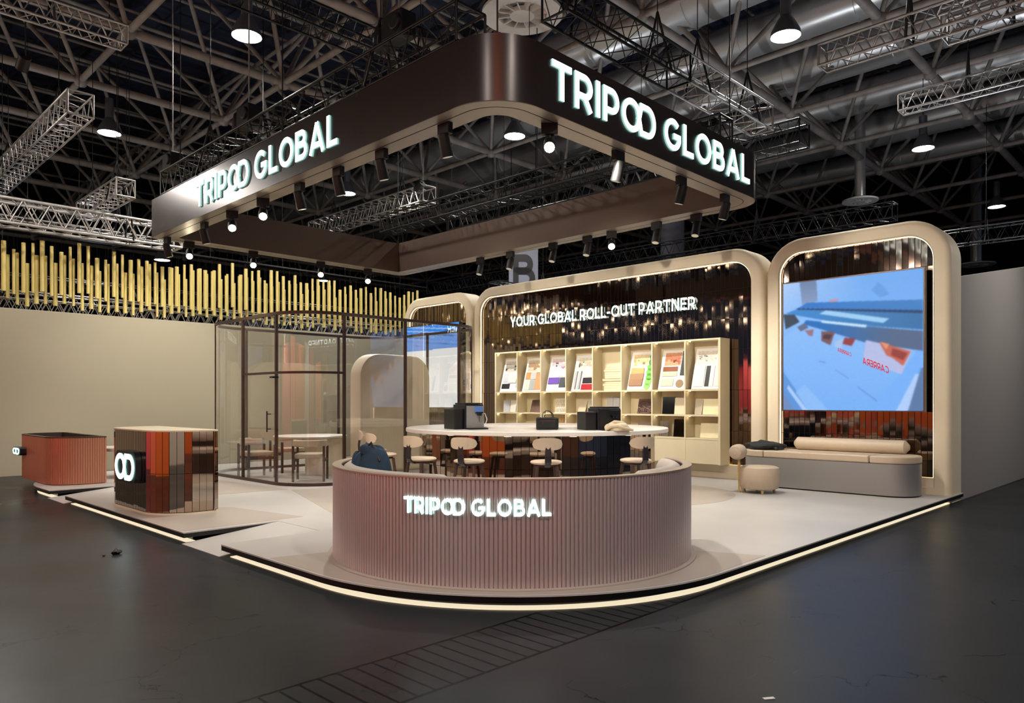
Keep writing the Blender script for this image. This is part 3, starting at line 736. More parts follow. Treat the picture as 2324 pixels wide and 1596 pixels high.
# ------------------------------------------------------------------ portal frames
FX0, FX1, FZ1 = 12.20, 12.74, 4.27
SILL = .25
def portal(name, label, ya, yb, xoff=0.0, sill=SILL):
    root = thing(name, label, 'frame', (FX0, (ya + yb) / 2, 0))
    W = .24; x0 = FX0 + xoff; x1 = FX1 + xoff; b = .09
    prof = [(0, x1), (0, x0 + b)] + [(b - b * cos(t), x0 + b - b * sin(t)) for t in [radians(a) for a in (15, 30, 45, 60, 75, 90)]] + \
           [(W - .02, x0), (W, x0 + .02), (W, x0 + .10)]
    L = ring_loops(ya, 0.0, yb, FZ1, [.02, .02, .62, .62], prof, 16, lambda a, b_, h: (h, a, b_))
    # sill: raise bottom of the inner side
    def lift(p, q):
        return p
    mb = MB(); mb.loops(L, smooth=True); o = mb.build('surround', M_cream, root); o.location = (-FX0, -(ya + yb) / 2, 0)
    for p in o.data.polygons: p.use_smooth = True
    # led line
    prof = [(W - .001, x0 + .04), (W + .010, x0 + .04), (W + .010, x0 + .055), (W - .001, x0 + .055)]
    L = ring_loops(ya, 0.0 + PH, yb, FZ1, [.02, .02, .62, .62], prof, 16, lambda a, b_, h: (h, a, b_))
    mb = MB(); mb.loops(L, closed_prof=True); o = mb.build('led_line', M_led, root); o.location = (-FX0, -(ya + yb) / 2, 0)
    mb = MB(); mb.box(x0 + .01, ya + W - .005, PH, x1 - .05, yb - W + .005, PH + sill); o = mb.build('sill', M_cream, root, bevel=.01); o.location = (-FX0, -(ya + yb) / 2, 0)
    # back panel
    mb = MB(); poly = rrect(ya, 0.0, yb, FZ1, [.02, .02, .62, .62], .06, 12)
    vs = [(x0 + .10, p[0], p[1]) for p in poly] + [(x1 - .02, p[0], p[1]) for p in poly]; n = len(poly)
    mb.add(vs, [tuple(range(n)), tuple(range(n, 2 * n))[::-1]] + [(i, (i + 1) % n, n + (i + 1) % n, n + i) for i in range(n)])
    o = mb.build('back_panel', M_mirrorback, root); o.location = (-FX0, -(ya + yb) / 2, 0)
    # mirror strips: each slightly turned
    mb = MB(); R_ = .62 - W; yy = ya + W + .006; step = .088
    zb = [PH + sill + .004, .98, 1.72, 2.46, 3.02, 3.55, FZ1 - W]
    while yy < yb - W - .01:
        y2 = min(yy + step, yb - W - .004); tw = rnd.gauss(0, .022)
        ym = (yy + y2) / 2; e = min(ym - (ya + W), (yb - W) - ym); zt = FZ1 - W
        if e < R_: zt = FZ1 - W - (R_ - sqrt(max(0, R_ * R_ - (R_ - e) ** 2)))
        for a, c in zip(zb[:-1], zb[1:]):
            c = min(c, zt)
            if c - a < .03: continue
            t2 = tw + rnd.gauss(0, .006); tp = rnd.gauss(0, .006); hw = (y2 - yy) / 2 - .0035; xx = x0 + .085
            vs = [(xx + sy * t2 * hw + sz * tp * (c - a) / 2, ym + sy * hw, (a + c) / 2 + sz * ((c - a) / 2 - .003)) for sy, sz in ((1, -1), (-1, -1), (-1, 1), (1, 1))]
            mb.add(vs, [(0, 1, 2, 3)])
            vb = [(xx + .012, p[1], p[2]) for p in vs]; mb.add(vs + vb, [(0, 4, 5, 1), (1, 5, 6, 2), (2, 6, 7, 3), (3, 7, 4, 0)], False, 1)
        yy = y2 + .001
    o = mb.build('mirror_strips', [M_mirror2, M_chrome], root, fix=False); o.location = (-FX0, -(ya + yb) / 2, 0)
    return root
P_right = portal('portal_frame', 'tall narrow cream arch frame holding the large screen behind the sofa', 2.99, 5.84)
P_main = portal('portal_frame', 'wide cream arch frame with mirror strips behind the sample shelves', 5.88, 13.38)
P_left = portal('portal_frame', 'narrow cream arch frame at the far left end behind the glass room', 13.42, 16.2)
# slogan on the main frame: glowing letters are a part of it
hold3 = bpy.data.objects.new('illuminated_slogan', None); COL.objects.link(hold3); hold3.parent = P_main; hold3.location = (-FX0, -(5.88 + 13.38) / 2, 0)
letters(PARTNER, lambda u, v, d: (12.245 - d, 12.12 + (7.24 - 12.12) * u, 3.25 + .24 * v), .012, hold3, wid=.15)
mb = MB(); mb.box(12.247, 7.2, 3.345, 12.262, 12.24, 3.375); o = mb.build('letter_rail', M_black, P_main); o.location = (-FX0, -(5.88 + 13.38) / 2, 0)

# ------------------------------------------------------------------ screens
def inpoly(x, y, poly):
    c = False; j = len(poly) - 1
    for i in range(len(poly)):
        if (poly[i][1] > y) != (poly[j][1] > y) and x < (poly[j][0] - poly[i][0]) * (y - poly[i][1]) / (poly[j][1] - poly[i][1] + 1e-12) + poly[i][0]: c = not c
        j = i
    return c
def picture(n, m, base, polys, grad=None, noise=0.0, blur=0):
    r = random.Random(3); P = []
    for j in range(m + 1):
        for i in range(n + 1):
            u = i / n; v = j / m; c = base(u, v)
            for poly, col in polys:
                if inpoly(u, v, poly): c = col(u, v) if callable(col) else col
            if noise: k = 1 + r.uniform(-noise, noise); c = (c[0] * k, c[1] * k, c[2] * k)
            P.append(tuple(min(255, max(0, q)) for q in c))
    if blur:
        import numpy as np
        A_ = np.array(P).reshape(m + 1, n + 1, 3)
        for it in range(blur):
            B_ = np.pad(A_, ((1, 1), (1, 1), (0, 0)), 'edge'); A_ = (B_[:-2, 1:-1] + B_[2:, 1:-1] + B_[1:-1, :-2] + B_[1:-1, 2:] + 2 * B_[1:-1, 1:-1]) / 6
        P = [tuple(q) for q in A_.reshape(-1, 3)]
    return [lin(c) for c in P]
def pic_mesh(name, n, m, cols, mp, mats, parent):
    vs = [mp(i / n, j / m) for j in range(m + 1) for i in range(n + 1)]
    fs = [(j * (n + 1) + i, (j + 1) * (n + 1) + i, (j + 1) * (n + 1) + i + 1, j * (n + 1) + i + 1) for j in range(m) for i in range(n)]
    me = bpy.data.meshes.new(name); me.from_pydata(vs, [], fs); ca = me.color_attributes.new('pic', 'FLOAT_COLOR', 'POINT')
    for k, c in enumerate(cols): ca.data[k].color = c
    me.materials.append(mats); o = bpy.data.objects.new(name, me); COL.objects.link(o); o.parent = parent
    return o
def lerpc(a, b, t): t = max(0, min(1, t)); return tuple(a[i] + (b[i] - a[i]) * t for i in range(3))
SCR1 = [
    ([(.13, 0), (.26, 0), (.27, .16), (.15, .18)], lambda u, v: lerpc((108, 132, 170), (140, 160, 200), v * 5)),
    ([(.10, .36), (.16, .26), (.9, .4), (1.0, .5), (.93, .62), (.85, .74), (.62, 1.01), (.2, 1.01), (.0, .66), (.0, .42)], lambda u, v: lerpc((150, 196, 255), (118, 178, 248), v)),
    ([(.12, .2), (.19, .165), (1, .22), (1, .3)], lambda u, v: lerpc((38, 118, 205), (60, 128, 196), u)),
    ([(.02, .235), (.12, .205), (1, .31), (1, .43), (.5, .36), (.2, .28)], lambda u, v: lerpc((58, 140, 215), (52, 112, 168), u)),
    ([(.10, .2), (1, .295), (1, .315), (.12, .212)], (26, 60, 104)),
    ([(.28, .26), (.33, .235), (.78, .335), (.74, .365)], (158, 206, 245)),
    ([(.0, .24), (.09, .25), (.13, .31), (.02, .36)], (56, 70, 88)),
    ([(.18, .30), (.5, .36), (1, .44), (1, .58), (.62, .50), (.30, .38), (.16, .33)], lambda u, v: lerpc((30, 110, 190), (84, 104, 138), (u - .3) * 2)),
    ([(.3, .31), (.63, .37), (.62, .39), (.3, .33)], (196, 226, 250)),
    ([(.11, .35), (.17, .32), (.2, .36), (.14, .385)], (96, 110, 140)), ([(.17, .38), (.24, .375), (.23, .43), (.2, .42)], (150, 116, 132)),
    ([(.30, .395), (.40, .405), (.365, .505), (.30, .47)], (120, 84, 92)), ([(.32, .42), (.38, .425), (.36, .46), (.31, .45)], (70, 52, 64)),
    ([(.47, .455), (.55, .465), (.52, .52), (.455, .50)], (146, 62, 70)), ([(.40, .48), (.46, .46), (.45, .53), (.40, .52)], (166, 196, 236)),
    ([(.62, .48), (.93, .575), (.86, .74), (.60, .63)], (182, 190, 232)),
    ([(.71, .50), (.92, .58), (.87, .68), (.80, .62), (.76, .60)], (196, 104, 90)), ([(.80, .55), (.90, .59), (.87, .64), (.79, .60)], (150, 62, 58)), ([(.72, .50), (.78, .52), (.76, .56)], (230, 146, 110)),
    ([(.0, .70), (.10, .84), (.20, 1.01), (.09, 1.01), (.0, .86)], (92, 150, 220)), ([(.04, .80), (.20, 1.01), (.16, 1.01), (.03, .83)], (170, 205, 250)),
    ([(.0, .86), (.09, 1.01), (.0, 1.01)], (110, 140, 190)),
    ([(.17, .80), (.36, 1.01), (.2, 1.01), (.10, .86)], (140, 190, 250)),
    ([(.95, .74), (.985, .74), (.90, 1.01), (.82, 1.01)], (176, 206, 252)), ([(.985, .70), (1.01, .70), (1.01, 1.01), (.90, 1.01)], (92, 122, 168)),
    ([(.66, .12), (.7, .06), (.74, .10), (.78, .16), (.72, .18)], (96, 158, 226)), ([(.36, .16), (.42, .155), (.42, .175), (.36, .18)], (190, 150, 170)),
    ([(.28, .62), (.33, .635), (.33, .64), (.28, .626)], (90, 130, 200)), ([(.56, .82), (.7, .93), (.7, .937), (.56, .826)], (90, 130, 200)), ([(.4, .69), (.5, .76), (.5, .765), (.4, .694)], (90, 130, 200))]
def base1(u, v): return lerpc(lerpc((176, 206, 250), (110, 170, 240), u * 1.6), (120, 178, 250), v * 2)
M_screen = vcol_emit('screen_picture', .56)
def screen(label, ya, yb, z0, z1, x, cols, n, m):
    root = thing('display_screen', label, 'screen', (x, (ya + yb) / 2, z0)); yc = (ya + yb) / 2
    mb = MB(); mb.box(0, ya - yc - .018, -.018, .1, yb - yc + .018, z1 - z0 + .018); mb.build('casing', M_black, root, bevel=.004)
    mb = MB(); mb.loops(ring_loops(ya - yc - .018, -.018, yb - yc + .018, z1 - z0 + .018, [.002] * 4, [(0, .0), (0, -.006), (.014, -.006), (.014, .0)], 1, lambda a, b_, h: (h, a, b_)), closed_prof=True); mb.build('bezel', M_brown, root)
    pic_mesh('panel', n, m, cols, lambda u, v: (-.002, (yb - yc) + (ya - yb) * u, (z1 - z0) * (1 - v)), M_screen, root)
    return root
s1 = screen('large square screen in the tall right frame showing a printer rolling out sheets', 3.32, 5.46, 1.37, 3.49, 12.06, picture(260, 260, base1, SCR1, noise=.03, blur=5), 260, 260)
M_red = mat('screen_red', (30, 5, 5), .5, emit=(196, 40, 60), es=.6)
# CARRERA as it reads on the screen: upside-down lettering on the sheet
for (u0, v0, u1, v1, hgt) in ((.78, .735, .60, .655, .052), (.52, .60, .42, .555, .03)):
    sub = bpy.data.objects.new('screen_lettering', None); COL.objects.link(sub); sub.parent = s1
    W2 = 2.14; H2 = 2.12
    def fn(u, v, d, u0=u0, v0=v0, u1=u1, v1=v1, hgt=hgt):
        uu = u0 + (u1 - u0) * u - .1 * hgt * v; vv = v0 + (v1 - v0) * u - hgt * (v) + 0.0
        return (-.003 - d, W2 / 2 - W2 * uu, H2 * (1 - vv))
    letters(list('CARRERA'), fn, .0006, sub, mats=[M_red, M_red], gap=.08)
SCR2 = [([(.0, 0), (.30, 0), (.42, .55), (.0, .30)], (150, 190, 250)), ([(.30, 0), (1, -.01), (1, .30), (.42, .44)], lambda u, v: lerpc((30, 130, 235), (60, 150, 245), u)),
        ([(.40, .36), (1, .24), (1, .30), (.42, .42)], (30, 70, 140)), ([(.42, .44), (1, .30), (1, .42), (.46, .58)], (90, 130, 190)),
        ([(.46, .58), (1, .42), (1, 1.01), (0, 1.01), (0, .3), (.3, .45)], lambda u, v: lerpc((140, 180, 250), (110, 165, 250), v)), ([(.5, .83), (.75, .76), (.75, .78), (.5, .85)], (70, 90, 140))]
screen('large square screen in the far left frame showing blue machinery through the glass', 13.74, 15.88, 1.37, 3.49, 12.06, picture(60, 60, lambda u, v: (120, 170, 248), SCR2, noise=.01, blur=2), 110, 110)

# ------------------------------------------------------------------ sample shelf
SX0, SX1 = 11.90, 12.24; SY0, SY1 = 6.54, 12.30; NC = 8; CW = (SY1 - SY0) / NC
Z_top, Z_r1, Z_r2, Z_r3, Z_bot = 2.65, 1.735, 1.27, .845, .372
shelf = thing('sample_shelf', 'long cream display shelf of eight columns full of material samples', 'shelf', (SX0, (SY0 + SY1) / 2, Z_bot))
SL = (-SX0, -(SY0 + SY1) / 2, -Z_bot)
def sb(mb, name, mats, **k):
    o = mb.build(name, mats, shelf, **k); o.location = SL; return o
mb = MB(); mb.box(12.21, SY0, Z_bot, SX1, SY1, Z_top); sb(mb, 'back_board', M_shelf)
for i in range(NC + 1):
    y = SY0 + i * CW; mb = MB(); t = .03 if 0 < i < NC else .045
    yy0 = y - t / 2 if 0 < i < NC else (y if i == 0 else y - t)
    mb.box(SX0, yy0, Z_bot, 12.215, yy0 + t, Z_top); sb(mb, 'upright', M_shelf, bevel=.003)
for z, nm in ((Z_top, 'top_board'), (Z_r1, 'shelf_board'), (Z_r2, 'shelf_board'), (Z_r3, 'shelf_board')):
    mb = MB(); mb.box(SX0 + .004, SY0 + .01, z - .03, 12.215, SY1 - .01, z); sb(mb, nm, M_shelf, bevel=.003)
mb = MB(); mb.box(SX0 + .03, SY0 + .02, Z_bot - .0, 12.21, SY1 - .02, Z_r3 - .03); sb(mb, 'cabinet_body', M_shelf)
for i in range(NC):
    y = SY0 + i * CW; mb = MB(); mb.box(SX0 + .004, y + .006, Z_bot + .012, SX0 + .022, y + CW - .006, Z_r3 - .034); sb(mb, 'cabinet_door', M_shelf, bevel=.002)
for z in (Z_top, Z_r1, Z_r2):
    for i in range(NC):
        y = SY0 + i * CW; mb = MB(); mb.tube((SX0 + .07, y + CW - .06, z - .034), (SX0 + .07, y + CW - .06, z - .030), .018, n=12); sb(mb, 'puck_light', M_ledshelf)

# sample boards
COLN = ['leftmost', 'second', 'third', 'fourth', 'fifth', 'sixth', 'seventh', 'rightmost']
def colY(c): return SY1 - (c + .5) * CW    # c=0 is the leftmost column in the photo
def board(c, label, pic, swatches):
    """leaning white board. local: u 0..1 left-right (decreasing Y), v 0..1 up; leans back"""
    W, Hh = .57, .78; yb = colY(c) - .015; root = thing('sample_board', label, 'sample board', (11.955, yb, Z_r1), group='leaning sample boards on the top shelf row')
    lean = .27
    def P(u, v, d):   # d = height above the board surface
        xx = .015 + v * Hh * sin(lean) - d * cos(lean); zz = v * Hh * cos(lean) + d * sin(lean)
        return (xx, W / 2 - u * W, zz + .006)
    def slab(mb, u0, v0, u1, v1, d0, d1, mi=0):
        vs = [P(u, v, d) for d in (d0, d1) for u, v in ((u0, v0), (u1, v0), (u1, v1), (u0, v1))]
        mb.add(vs, [(0, 3, 2, 1), (4, 5, 6, 7), (0, 1, 5, 4), (1, 2, 6, 5), (2, 3, 7, 6), (3, 0, 4, 7)], mi=mi)
    mb = MB(); slab(mb, 0, 0, 1, 1, -.015, 0); mb.build('backing', M_paperw, root, bevel=.002)
    if pic:
        (a, b_, c_, d_), polys, base = pic
        cols = picture(30, 24, lambda u, v: base, polys, noise=.08)
        pic_mesh('photo_print', 30, 24, cols, lambda u, v: P(a + (c_ - a) * u, d_ + (b_ - d_) * v, .003), M_pic, root)
    for sw in swatches:
        if sw[0] == 'disc':
            _, cu, cv, r, col = sw; mb = MB(); k = 24
            vs = [P(cu + cos(2 * pi * i / k) * r, cv + sin(2 * pi * i / k) * r * W / Hh, dd) for dd in (0, .01) for i in range(k)]
            mb.add(vs, [tuple(range(k)), tuple(range(k, 2 * k))] + [(i, (i + 1) % k, k + (i + 1) % k, k + i) for i in range(k)])
            mb.build('swatch', mat('sw%d_%d_%d' % col, col, .5, noise=.05, nscale=15), root); continue
        u0, v0, u1, v1, col = sw[:5]; th = sw[5] if len(sw) > 5 else .01
        mb = MB(); slab(mb, u0, v0, u1, v1, 0.0005, th); mb.build('swatch', mat('sw%d_%d_%d' % col, col, .45, noise=.05, nscale=15), root, bevel=.0015)
    return root
M_pic = vcol_matte('photo_print_ink')
def interior(dark, mid, light_, seed):
    r = random.Random(seed); out = [([(0, 0), (1, 0), (1, .3), (0, .22)], light_), ([(0, .62), (1, .75), (1, 1.01), (0, 1.01)], light_)]
    for k in range(9):
        x = r.random(); y = .25 + r.random() * .45; w_ = .05 + r.random() * .14; h_ = .06 + r.random() * .2
        out.append(([(x, y), (x + w_, y + .02), (x + w_, y + h_), (x, y + h_)], r.choice([dark, mid, light_, mid])))
    return out
board(0, 'leaning sample board in leftmost column, grey swatches and a black one', ((.10, .60, .82, .93), interior((30, 28, 26), (110, 104, 96), (210, 205, 196), 1), (150, 146, 138)),
      [(.9, .55, 1.0, .8, (30, 32, 36)), (.08, .3, .6, .56, (196, 202, 210)), (.4, .26, .85, .52, (212, 212, 212), .02), (.86, .12, 1.0, .5, (176, 184, 194)), (.08, .09, .52, .24, (24, 26, 32))])
board(1, 'leaning sample board in second column, tan grey and oak swatches', ((.10, .60, .98, .93), interior((96, 70, 50), (150, 120, 92), (214, 196, 168), 2), (150, 124, 100)),
      [(.08, .36, .34, .57, (190, 142, 92)), (.34, .36, .62, .57, (188, 188, 184)), (.62, .04, .96, .57, (184, 140, 98)), (.08, .04, .34, .35, (220, 208, 190)), (.34, .04, .62, .35, (160, 168, 168))])
board(2, 'leaning sample board in third column with a purple swatch', ((.10, .60, .86, .93), interior((60, 50, 70), (150, 120, 150), (226, 210, 214), 3), (190, 170, 178)),
      [(.14, .42, .78, .56, (226, 220, 206)), (.06, .2, .6, .39, (96, 62, 160), .018), (.62, .1, .9, .39, (62, 66, 74)), (.9, .1, 1.0, .6, (36, 38, 42))])
board(3, 'leaning sample board in fourth column, striped with black and red swatches', ((.16, .58, .86, .92), interior((50, 46, 40), (130, 120, 104), (226, 220, 200), 4), (176, 170, 150)),
      [(.86, .56, 1.0, .9, (150, 166, 128)), (.04, .04, .10, .55, (196, 196, 196)), (.14, .04, .2, .55, (120, 120, 124)), (.24, .04, .3, .55, (196, 196, 196)), (.34, .04, .4, .55, (120, 120, 124)),
       (.48, .38, .98, .55, (206, 216, 206)), (.48, .2, .98, .36, (26, 24, 32)), (.46, .02, .98, .18, (176, 14, 34))])
board(5, 'leaning sample board in sixth column with a wavy green strip', ((.1, .6, .72, .93), interior((120, 90, 50), (190, 156, 104), (224, 204, 160), 5), (196, 166, 116)),
      [(.08, .42, .6, .57, (190, 152, 86), .02), (.06, .26, .62, .42, (150, 116, 80), .024), (.06, .1, .6, .27, (146, 108, 76), .028), ('disc', .88, .85, .13, (82, 120, 62)), ('disc', .87, .72, .13, (78, 116, 58)),
       ('disc', .85, .58, .13, (96, 170, 60)), ('disc', .84, .46, .14, (102, 180, 64)), ('disc', .84, .33, .13, (96, 172, 58)), ('disc', .82, .2, .13, (132, 206, 92)), ('disc', .8, .09, .12, (138, 212, 96))])
board(6, 'leaning sample board in seventh column with black strip and brown disc', ((.12, .6, .74, .93), interior((110, 44, 30), (176, 96, 66), (214, 160, 126), 6), (190, 112, 84)),
      [(.78, .35, 1.0, .96, (50, 56, 56), .018), (.10, .46, .66, .57, (140, 80, 48), .014), (.10, .33, .66, .44, (222, 210, 172), .014), (.08, .08, .56, .27, (214, 200, 176), .014), ('disc', .8, .14, .14, (150, 124, 92))])
board(7, 'leaning sample board in rightmost column, white panels around a black strip', ((.08, .6, .76, .93), interior((40, 40, 40), (130, 126, 116), (216, 210, 196), 7), (190, 186, 174)),
      [(.06, .06, .42, .56, (226, 226, 220), .012), (.46, .06, .60, .56, (26, 30, 36), .01), (.63, .06, .76, .56, (220, 222, 220), .012), (.80, .06, 1.0, .93, (226, 224, 212), .014)])
# fifth column: stacked 3D relief wall panel leaning
root = thing('relief_panel', 'cream relief panel of stacked layers leaning in the fifth shelf column', 'sample board', (11.97, colY(4) - .06, Z_r1))
mb = MB()
for k in range(11):
    z = k * .048; o_ = .13 * (z / .53); mb.box(.0 + o_ + rnd.uniform(-.035, .02), -.26, z + .001, .06 + o_, .22 + rnd.uniform(-.05, .03), z + .044)
mb.build('layers', mat('relief_cream', (222, 208, 172), .6, noise=.05, nscale=8), root, bevel=.003)

def panel(c, row, dy, w_, h_, col, label, tilt=.12, name='material_sample', turn=0.0, x=12.05, th=.015, pattern=None, rough=.45, metal=0.0, em=None):
    z = {2: Z_r2, 3: Z_r3}[row]; root = thing(name, label, 'sample panel', (x, colY(c) + dy, z), turn)
    mp = lambda xx, yy, zz: (xx + zz * sin(tilt), yy, zz * cos(tilt) + .004)
    def bx(mb, x0, y0, z0, x1, y1, z1):
        vs = [mp(a, b_, c_) for a, b_, c_ in ((x0, y0, z0), (x1, y0, z0), (x1, y1, z0), (x0, y1, z0), (x0, y0, z1), (x1, y0, z1), (x1, y1, z1), (x0, y1, z1))]
        mb.add(vs, [(0, 3, 2, 1), (4, 5, 6, 7), (0, 1, 5, 4), (1, 2, 6, 5), (2, 3, 7, 6), (3, 0, 4, 7)])
    m = mat('pn%d_%d_%d_%d' % (col + (int(metal * 10),)), col, rough, metal, noise=.05, nscale=10)
    mb = MB()
    if pattern is None: bx(mb, 0, -w_ / 2, 0, th, w_ / 2, h_)
    elif pattern == 'ribs':
        bx(mb, .006, -w_ / 2, 0, th + .006, w_ / 2, h_); n = 9
        for k in range(n): y = -w_ / 2 + (k + .1) * w_ / n; bx(mb, -.008, y, 0, .006, y + w_ / n * .7, h_)
    elif pattern == 'lattice':
        n = 8
        for k in range(n + 1): y = -w_ / 2 + k * (w_ - .01) / n; bx(mb, 0, y, 0, .012, y + .012, h_)
        for k in range(4): z_ = k * (h_ - .012) / 3; bx(mb, -.002, -w_ / 2, z_, .014, w_ / 2, z_ + .014)
    elif pattern == 'weave':
        n = 6
        for k in range(n): y = -w_ / 2 + (k + .2) * w_ / n; bx(mb, 0, y, 0, .01, y + .018, h_)
        for k in range(n): z_ = (k + .3) * h_ / n; bx(mb, -.01, -w_ / 2, z_, .0, w_ / 2, z_ + .018)
    elif pattern == 'relief':
        bx(mb, .006, -w_ / 2, 0, th + .006, w_ / 2, h_); r = random.Random(4)
        for k in range(46):
            y = r.uniform(-w_ / 2 + .03, w_ / 2 - .03); z_ = r.uniform(.03, h_ - .03); a = r.uniform(0, pi); l = .03
            p0 = mp(-.004, y - cos(a) * l, z_ - sin(a) * l); p1 = mp(-.004, y + cos(a) * l, z_ + sin(a) * l); mb.tube(p0, p1, .007, n=5)
    mb.build('slab', m, root)
    return root
panel(0, 2, .12, .17, .27, (196, 198, 204), 'light grey sample slab in the leftmost column, middle row', turn=.3)
panel(0, 2, -.08, .2, .27, (226, 222, 212), 'white sample slab beside the grey one, leftmost column middle row', turn=-.1)
panel(1, 2, -.06, .32, .29, (118, 92, 82), 'ribbed brown sample panel in the second column, middle row', pattern='ribs', tilt=.3)
panel(2, 2, -.10, .34, .31, (232, 228, 216), 'white lattice sample panel in the third column, middle row', pattern='lattice', tilt=.2)
panel(3, 2, .06, .2, .28, (206, 192, 166), 'leaning beige sample slab in the fourth column, middle row', tilt=.35)
panel(3, 2, -.2, .16, .26, (176, 172, 146), 'olive grey sample slab in the fourth column, middle row', turn=.3)
for k in range(3): panel(4, 2, .12 - k * .16, .15, .34, (186, 186, 188), ['left', 'middle', 'right'][k] + ' of three upright grey boards behind the dark coffee machine', tilt=.05, th=.02, x=12.16)
panel(5, 2, -.1, .38, .3, (92, 66, 56), 'dark brown carved relief panel in the sixth column, middle row', pattern='relief', tilt=.25)
panel(6, 2, .08, .26, .33, (12, 14, 16), 'glossy black slab in the seventh column, middle row', rough=.1, turn=.2)
panel(6, 2, -.18, .28, .31, (218, 206, 178), 'cream slab beside the black one, seventh column middle row')
panel(7, 2, .18, .17, .27, (190, 182, 160), 'narrow grey beige slab in the rightmost column, middle row', tilt=.2, turn=-.2)
panel(7, 2, -.1, .36, .29, (236, 226, 184), 'wide pale yellow panel in the rightmost column, middle row', tilt=.15)
panel(0, 3, -.12, .18, .12, (70, 58, 54), 'small dark brown sample block in the leftmost column, bottom row')
panel(1, 3, -.1, .2, .11, (208, 190, 160), 'small cream sample block in the second column, bottom row')
panel(2, 3, -.1, .36, .33, (222, 186, 124), 'woven light wood sample grid in the third column, bottom row', pattern='weave')
panel(3, 3, .1, .12, .24, (198, 180, 150), 'tan slab in the fourth column, bottom row', tilt=.2)
panel(3, 3, -.05, .12, .24, (208, 190, 160), 'pale tan slab in the fourth column, bottom row, right of the tan one', tilt=.2)
panel(5, 3, -.1, .36, .25, (150, 138, 130), 'taupe slab in the sixth column, bottom row')
panel(6, 3, .2, .2, .29, (176, 170, 160), 'mirror grey slab in the seventh column, bottom row', metal=.8, rough=.15)
panel(6, 3, -.16, .28, .33, (60, 48, 34), 'bronze mirror slab in the seventh column, bottom row', metal=.9, rough=.08)
panel(7, 3, -.1, .46, .27, (232, 222, 186), 'wide cream panel in the rightmost column, bottom row')

# ------------------------------------------------------------------ bar
BX, BY = 8.67, 8.0; BR = 2.07; BZ = 1.105
bar = thing('round_bar', 'large round bar with white top and mirrored drum base', 'bar', (BX, BY, PH))
mb = MB(); mb.lathe([(0, BZ - PH), (BR - .01, BZ - PH), (BR, BZ - PH - .01), (BR, BZ - PH - .055), (BR - .01, BZ - PH - .062), (0, BZ - PH - .062)], n=96); o = mb.build('bar_top', M_white, bar)
for p in o.data.polygons: p.use_smooth = False
mb = MB(); mb.lathe([(BR - .9, BZ - PH), (BR - .9, BZ - PH + .03), (BR - .93, BZ - PH + .03), (BR - .93, BZ - PH)], n=72, smooth=False); mb.build('inner_lip', M_white, bar)
mb = MB(); n = 104; rb = 1.86
for k in range(n):
    a = 2 * pi * k / n; a += 0; tw = rnd.gauss(0, .035); hw = pi * rb / n - .003
    for z0, z1 in ((.03, .46), (.466, BZ - PH - .065)):
        t2 = tw + rnd.gauss(0, .01)
        c_ = Vector((cos(a) * rb, sin(a) * rb, 0)); tg = Vector((-sin(a + t2), cos(a + t2), 0))
        vs = [c_ + tg * hw * s + Vector((0, 0, z)) for s, z in ((-1, z0), (1, z0), (1, z1), (-1, z1))]; mb.add(vs, [(0, 1, 2, 3)])
        vb = [v - Vector((cos(a), sin(a), 0)) * .01 for v in vs]; mb.add(vs + vb, [(0, 4, 5, 1), (1, 5, 6, 2), (2, 6, 7, 3), (3, 7, 4, 0)], False, 1)
mb.build('mirror_cladding', [M_mirror, M_chrome], bar, fix=False)
mb = MB(); mb.lathe([(rb - .02, 0), (rb - .02, BZ - PH - .062)], n=96); mb.build('drum', M_mirrorback, bar)
for k in range(14):
    a = 2 * pi * k / 14 + .1; mb = MB(); mb.tube((cos(a) * 1.97, sin(a) * 1.97, BZ - PH - .068), (cos(a) * 1.97, sin(a) * 1.97, BZ - PH - .063), .05, n=16)
    mb.build('downlight', M_led, bar)

